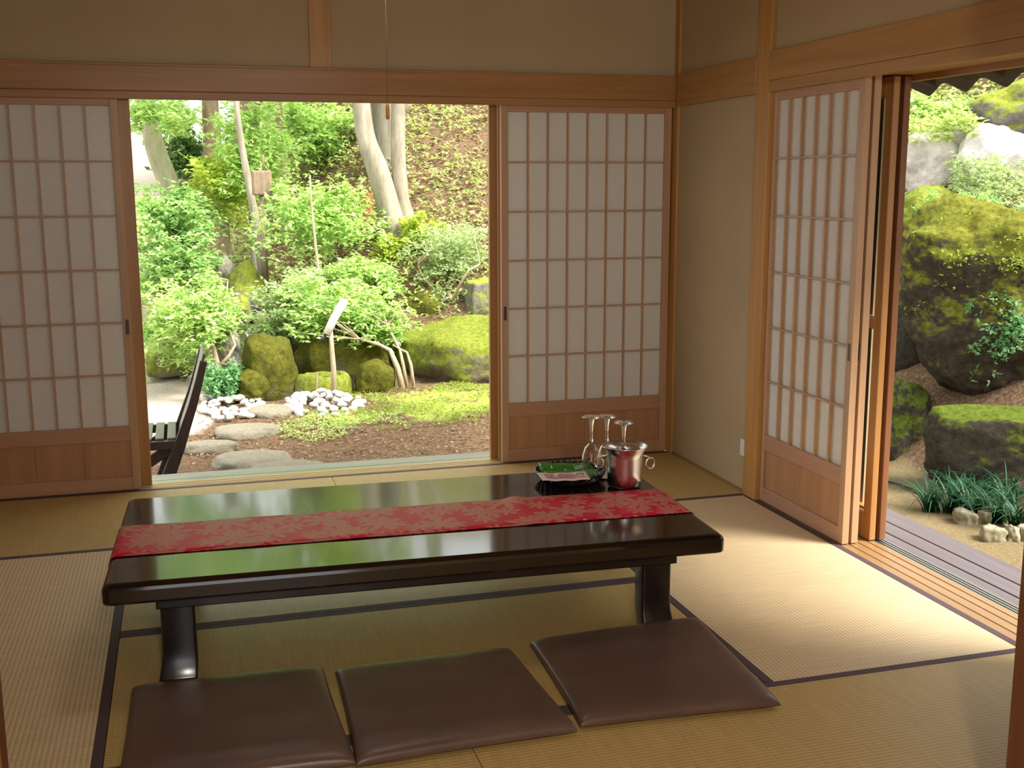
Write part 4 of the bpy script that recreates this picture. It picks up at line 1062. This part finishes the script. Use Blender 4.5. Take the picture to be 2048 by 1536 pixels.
rock_rx('crevice_shade_rock', 'added dark rock standing in for shade in the crevice left of the huge boulder', 1750, 1945, 490, 890, 2.85, .34, R_low, seed=70, lump=.2, boxy=.3)  # added rock, its dark tone stands for the crevice shade
rock_rx('pale_boulder', 'pale pinkish bare boulder high on the right slope', 1800, 1960, 258, 392, 4.4, .5, R_pale, seed=66, lump=.26, boxy=.3)
rock_rx('pale_boulder', 'pale boulder behind the grey shrub at the right edge of the photo', 1915, 2090, 250, 420, 4.5, .5, R_pale, seed=67, lump=.2, boxy=.2)
rock_rx('mossy_boulder', 'dark mossy rock at the top right corner of the right opening', 1955, 2200, 160, 290, 4.9, .5, R_half, seed=68, lump=.24)
rock_rx('pale_boulder', 'bright pale rock just under the eave tiles', 1925, 2010, 130, 205, 6.0, .4, R_pale, seed=69, lump=.2)
def region_x(u0, u1, v0, v1, x0, x1, n, seed):
    g = random.Random(seed); return [at(g.uniform(u0, u1), g.uniform(v0, v1), 0, g.uniform(x0, x1)) for _ in range(n)]
def bush_x(label, cs, lm, nleaf, size, rx, seed, name='slope_plant'):
    c = sum(cs, Vector())/len(cs); b = Vector((c.x, c.y, Hn(c.x, c.y)))
    return plant(name, label, 'plant', b, [[b, b.lerp(c, .6), c]], cs, lm, B_twig, nleaf, size, rx, .03, seed, .5, .012)
bush_x('bright green leafy plant under the eave tiles beside the door edge', region_x(1808, 1930, 195, 262, 4.6, 5.2, 26, 71), L_maple, 60, .085, .16, 71)
bush_x('pale yellow green plants between the eave and the pale boulder', region_x(1800, 1960, 232, 262, 4.0, 4.5, 18, 72), L_hill, 60, .06, .15, 72)
bush_x('grey green shrub in front of the pale boulder at the right edge', region_x(1905, 2060, 318, 420, 3.7, 4.1, 34, 73), L_grey, 90, .035, .15, 73)
bush_x('small fern like plant on the ledge above the huge boulder', region_x(1850, 1990, 395, 425, 3.2, 3.4, 12, 74), L_mid, 60, .045, .10, 74)
from mathutils.bvhtree import BVHTree
def on_rock(o, pts):
    bv = BVHTree.FromPolygons([o.matrix_basis @ v.co for v in o.data.vertices], [tuple(p.vertices) for p in o.data.polygons]); out = []
    for p in pts:
        h = bv.find_nearest(p)
        if h[0] is not None: out.append(h[0]+h[1]*.015)
    return out
creep = on_rock(BIG, region_x(1905, 2100, 590, 790, 2.0, 2.3, 40, 75))
t = thing('creeping_plant', 'small bright leaves creeping over the right face of the huge boulder', 'plant', creep[0])
leaf_mesh('foliage', sprays([p-creep[0] for p in creep], 16, .09, .012, 75), .032, L_blue, t, .2, True, .6, 75)
cr2 = on_rock(BIG, region_x(1830, 2120, 430, 620, 2.0, 2.6, 60, 79))
t = thing('moss_sprouts', 'tiny yellow green sprouts growing in the moss on top of the huge boulder', 'plant', cr2[0])
leaf_mesh('foliage', sprays([p-cr2[0] for p in cr2], 18, .10, .012, 79), .018, L_moss, t, .3, True, .5, 79)
bush_x('bright leaves at the very top right of the right opening', region_x(1925, 2010, 185, 230, 5.0, 5.4, 12, 76), L_maple, 50, .07, .15, 76)
bush_x('tiny bright leaves tucked beside the mossy mound near the door edge', region_x(1800, 1880, 470, 500, 2.9, 3.1, 8, 77), L_mid, 40, .04, .07, 77)

# dark grass clumps
def grass(label, c, n, seed):
    g = random.Random(seed); t = thing('grass_clump', label, 'grass', c, 0, None)
    V = []; F_ = []; tone = []
    for k in range(n):
        a = g.uniform(0, 2*PI); L = g.uniform(.22, .40); w = g.uniform(.005, .009); bend = g.uniform(.8, 1.5); r0 = g.uniform(0, .05)
        d = Vector((math.cos(a), math.sin(a), 0)); s = Vector((-d.y, d.x, 0)); o_ = len(V); tn = g.random()
        p = Vector((r0*math.cos(a*1.7), r0*math.sin(a*1.7), 0)); el = g.uniform(1.1, 1.5)
        for q in range(7):
            f = q/6; ww = w*(1-f*.9)
            V += [tuple(p-s*ww), tuple(p+s*ww)]; tone += [tn, tn]
            e2 = el-bend*f*1.6; p = p+(d*math.cos(e2)+Vector((0, 0, math.sin(e2))))*L/6
        for q in range(6): F_.append((o_+2*q, o_+2*q+1, o_+2*q+3, o_+2*q+2))
    me = bpy.data.meshes.new('blades'); me.from_pydata(V, [], F_); me.polygons.foreach_set('use_smooth', [True]*len(F_)); me.materials.append(L_grass)
    a_ = me.attributes.new('leaf_tone', 'FLOAT', 'POINT'); a_.data.foreach_set('value', np.array(tone, dtype=np.float32))
    o = bpy.data.objects.new('blades', me); COL.objects.link(o); o.parent = t; return t
gl = [(1862, 1000), (1905, 1003), (1950, 1012), (1995, 1022), (2035, 1035), (1925, 985), (1975, 992), (2020, 1000)]
for i, (u, v) in enumerate(gl):
    p = at(u, v+22, 2, -.42)
    lb = ['dark grass clump at the left end of the row before the long rock', 'dark grass clump second from the left in front of the long rock', 'dark grass clump in the middle of the front row beside the sand', 'dark grass clump behind the edging stones at right',
          'dark grass clump at the right photo edge just above the edging stones', 'dark grass clump behind the second one, against the long rock', 'dark grass clump against the middle of the long rock', 'dark grass clump against the long rock at the right photo edge'][i]
    grass(lb, (p.x, p.y, Hn(p.x, p.y)-.01), 56, 80+i)
# edging stones
es = [(1915, 1962, 1022, 1052, 'flattish'), (1958, 1990, 1028, 1050, 'pale small'), (1968, 2022, 1046, 1086, 'angular'), (2018, 2046, 1058, 1086, 'small'), (2040, 2080, 1050, 1086, 'cut off')]
for i, (u0, u1, v0, v1, w_) in enumerate(es):
    c = at((u0+u1)/2, v1-4, 2, -.42); dist = (c-Vector(CAM.tolist())).dot(Vector(_fw.tolist())); hw_ = (u1-u0)/2*dist/FPX
    lb = ['flattish edging stone at the left end of the row beside the sand', 'pale small edging stone behind the first gap beside the grass', 'angular edging stone in the middle of the row, nearest the sand',
          'small edging stone right of the angular one', 'edging stone cut off by the right edge of the photo'][i]
    rock('edging_stone', lb, (c.x, c.y+.03, -.405), (hw_, .055, .062), M_edge, seed=90+i, lump=.34, sub=4, cat='stone', boxy=.6, group='edging stones along the sand', rot=-.5)
hp = [at(u, v, 2, -.405) for u, v in ((1772, 962), (1800, 968), (1835, 982), (1862, 998), (1895, 1010), (1918, 1022))]
hs = tag(MB().tube(hp, .008, 8).build('garden_hose', M_dark), 'thin black hose along the edge of the sand under the grass', 'hose')

# ================================================================== LIGHT
w = bpy.data.worlds.new('overcast_sky'); SC.world = w; w.use_nodes = True
nt = w.node_tree; nt.nodes.clear()
wo = nt.nodes.new('ShaderNodeOutputWorld'); bg = nt.nodes.new('ShaderNodeBackground'); nt.links.new(bg.outputs[0], wo.inputs[0])
bg.inputs[0].default_value = (.95, .98, 1.0, 1); bg.inputs[1].default_value = 1.0
sun = bpy.data.lights.new('hazy_sun', 'SUN'); sun.energy = 4.2; sun.angle = math.radians(26); sun.color = (1., .96, .88)
so = bpy.data.objects.new('hazy_sun', sun); COL.objects.link(so)
d = Vector((.60, -.50, .82)).normalized()      # towards the sun
so.rotation_euler = d.to_track_quat('Z', 'Y').to_euler()
def portal(name, loc, sx, sy, direction):
    l = bpy.data.lights.new(name, 'AREA'); l.shape = 'RECTANGLE'; l.size = sx; l.size_y = sy; l.cycles.is_portal = True
    o = bpy.data.objects.new(name, l); COL.objects.link(o); o.location = loc; o.rotation_euler = (-Vector(direction)).to_track_quat('Z', 'Y').to_euler()
portal('portal_garden', (-1.83, .13, .92), 1.7, 1.8, (0, -1, 0))
portal('portal_veranda', (.24, -2.65, .92), 2.1, 1.8, (-1, 0, 0))
portal('portal_next_room', (-2.65, -7.85, 1.0), 1.8, 1.8, (0, 1, 0))

SC.view_settings.view_transform = 'Standard'
try: SC.view_settings.look = 'None'
except Exception: pass
SC.view_settings.gamma = 1.0; SC.view_settings.use_curve_mapping = False
SC.view_settings.exposure = 1.5
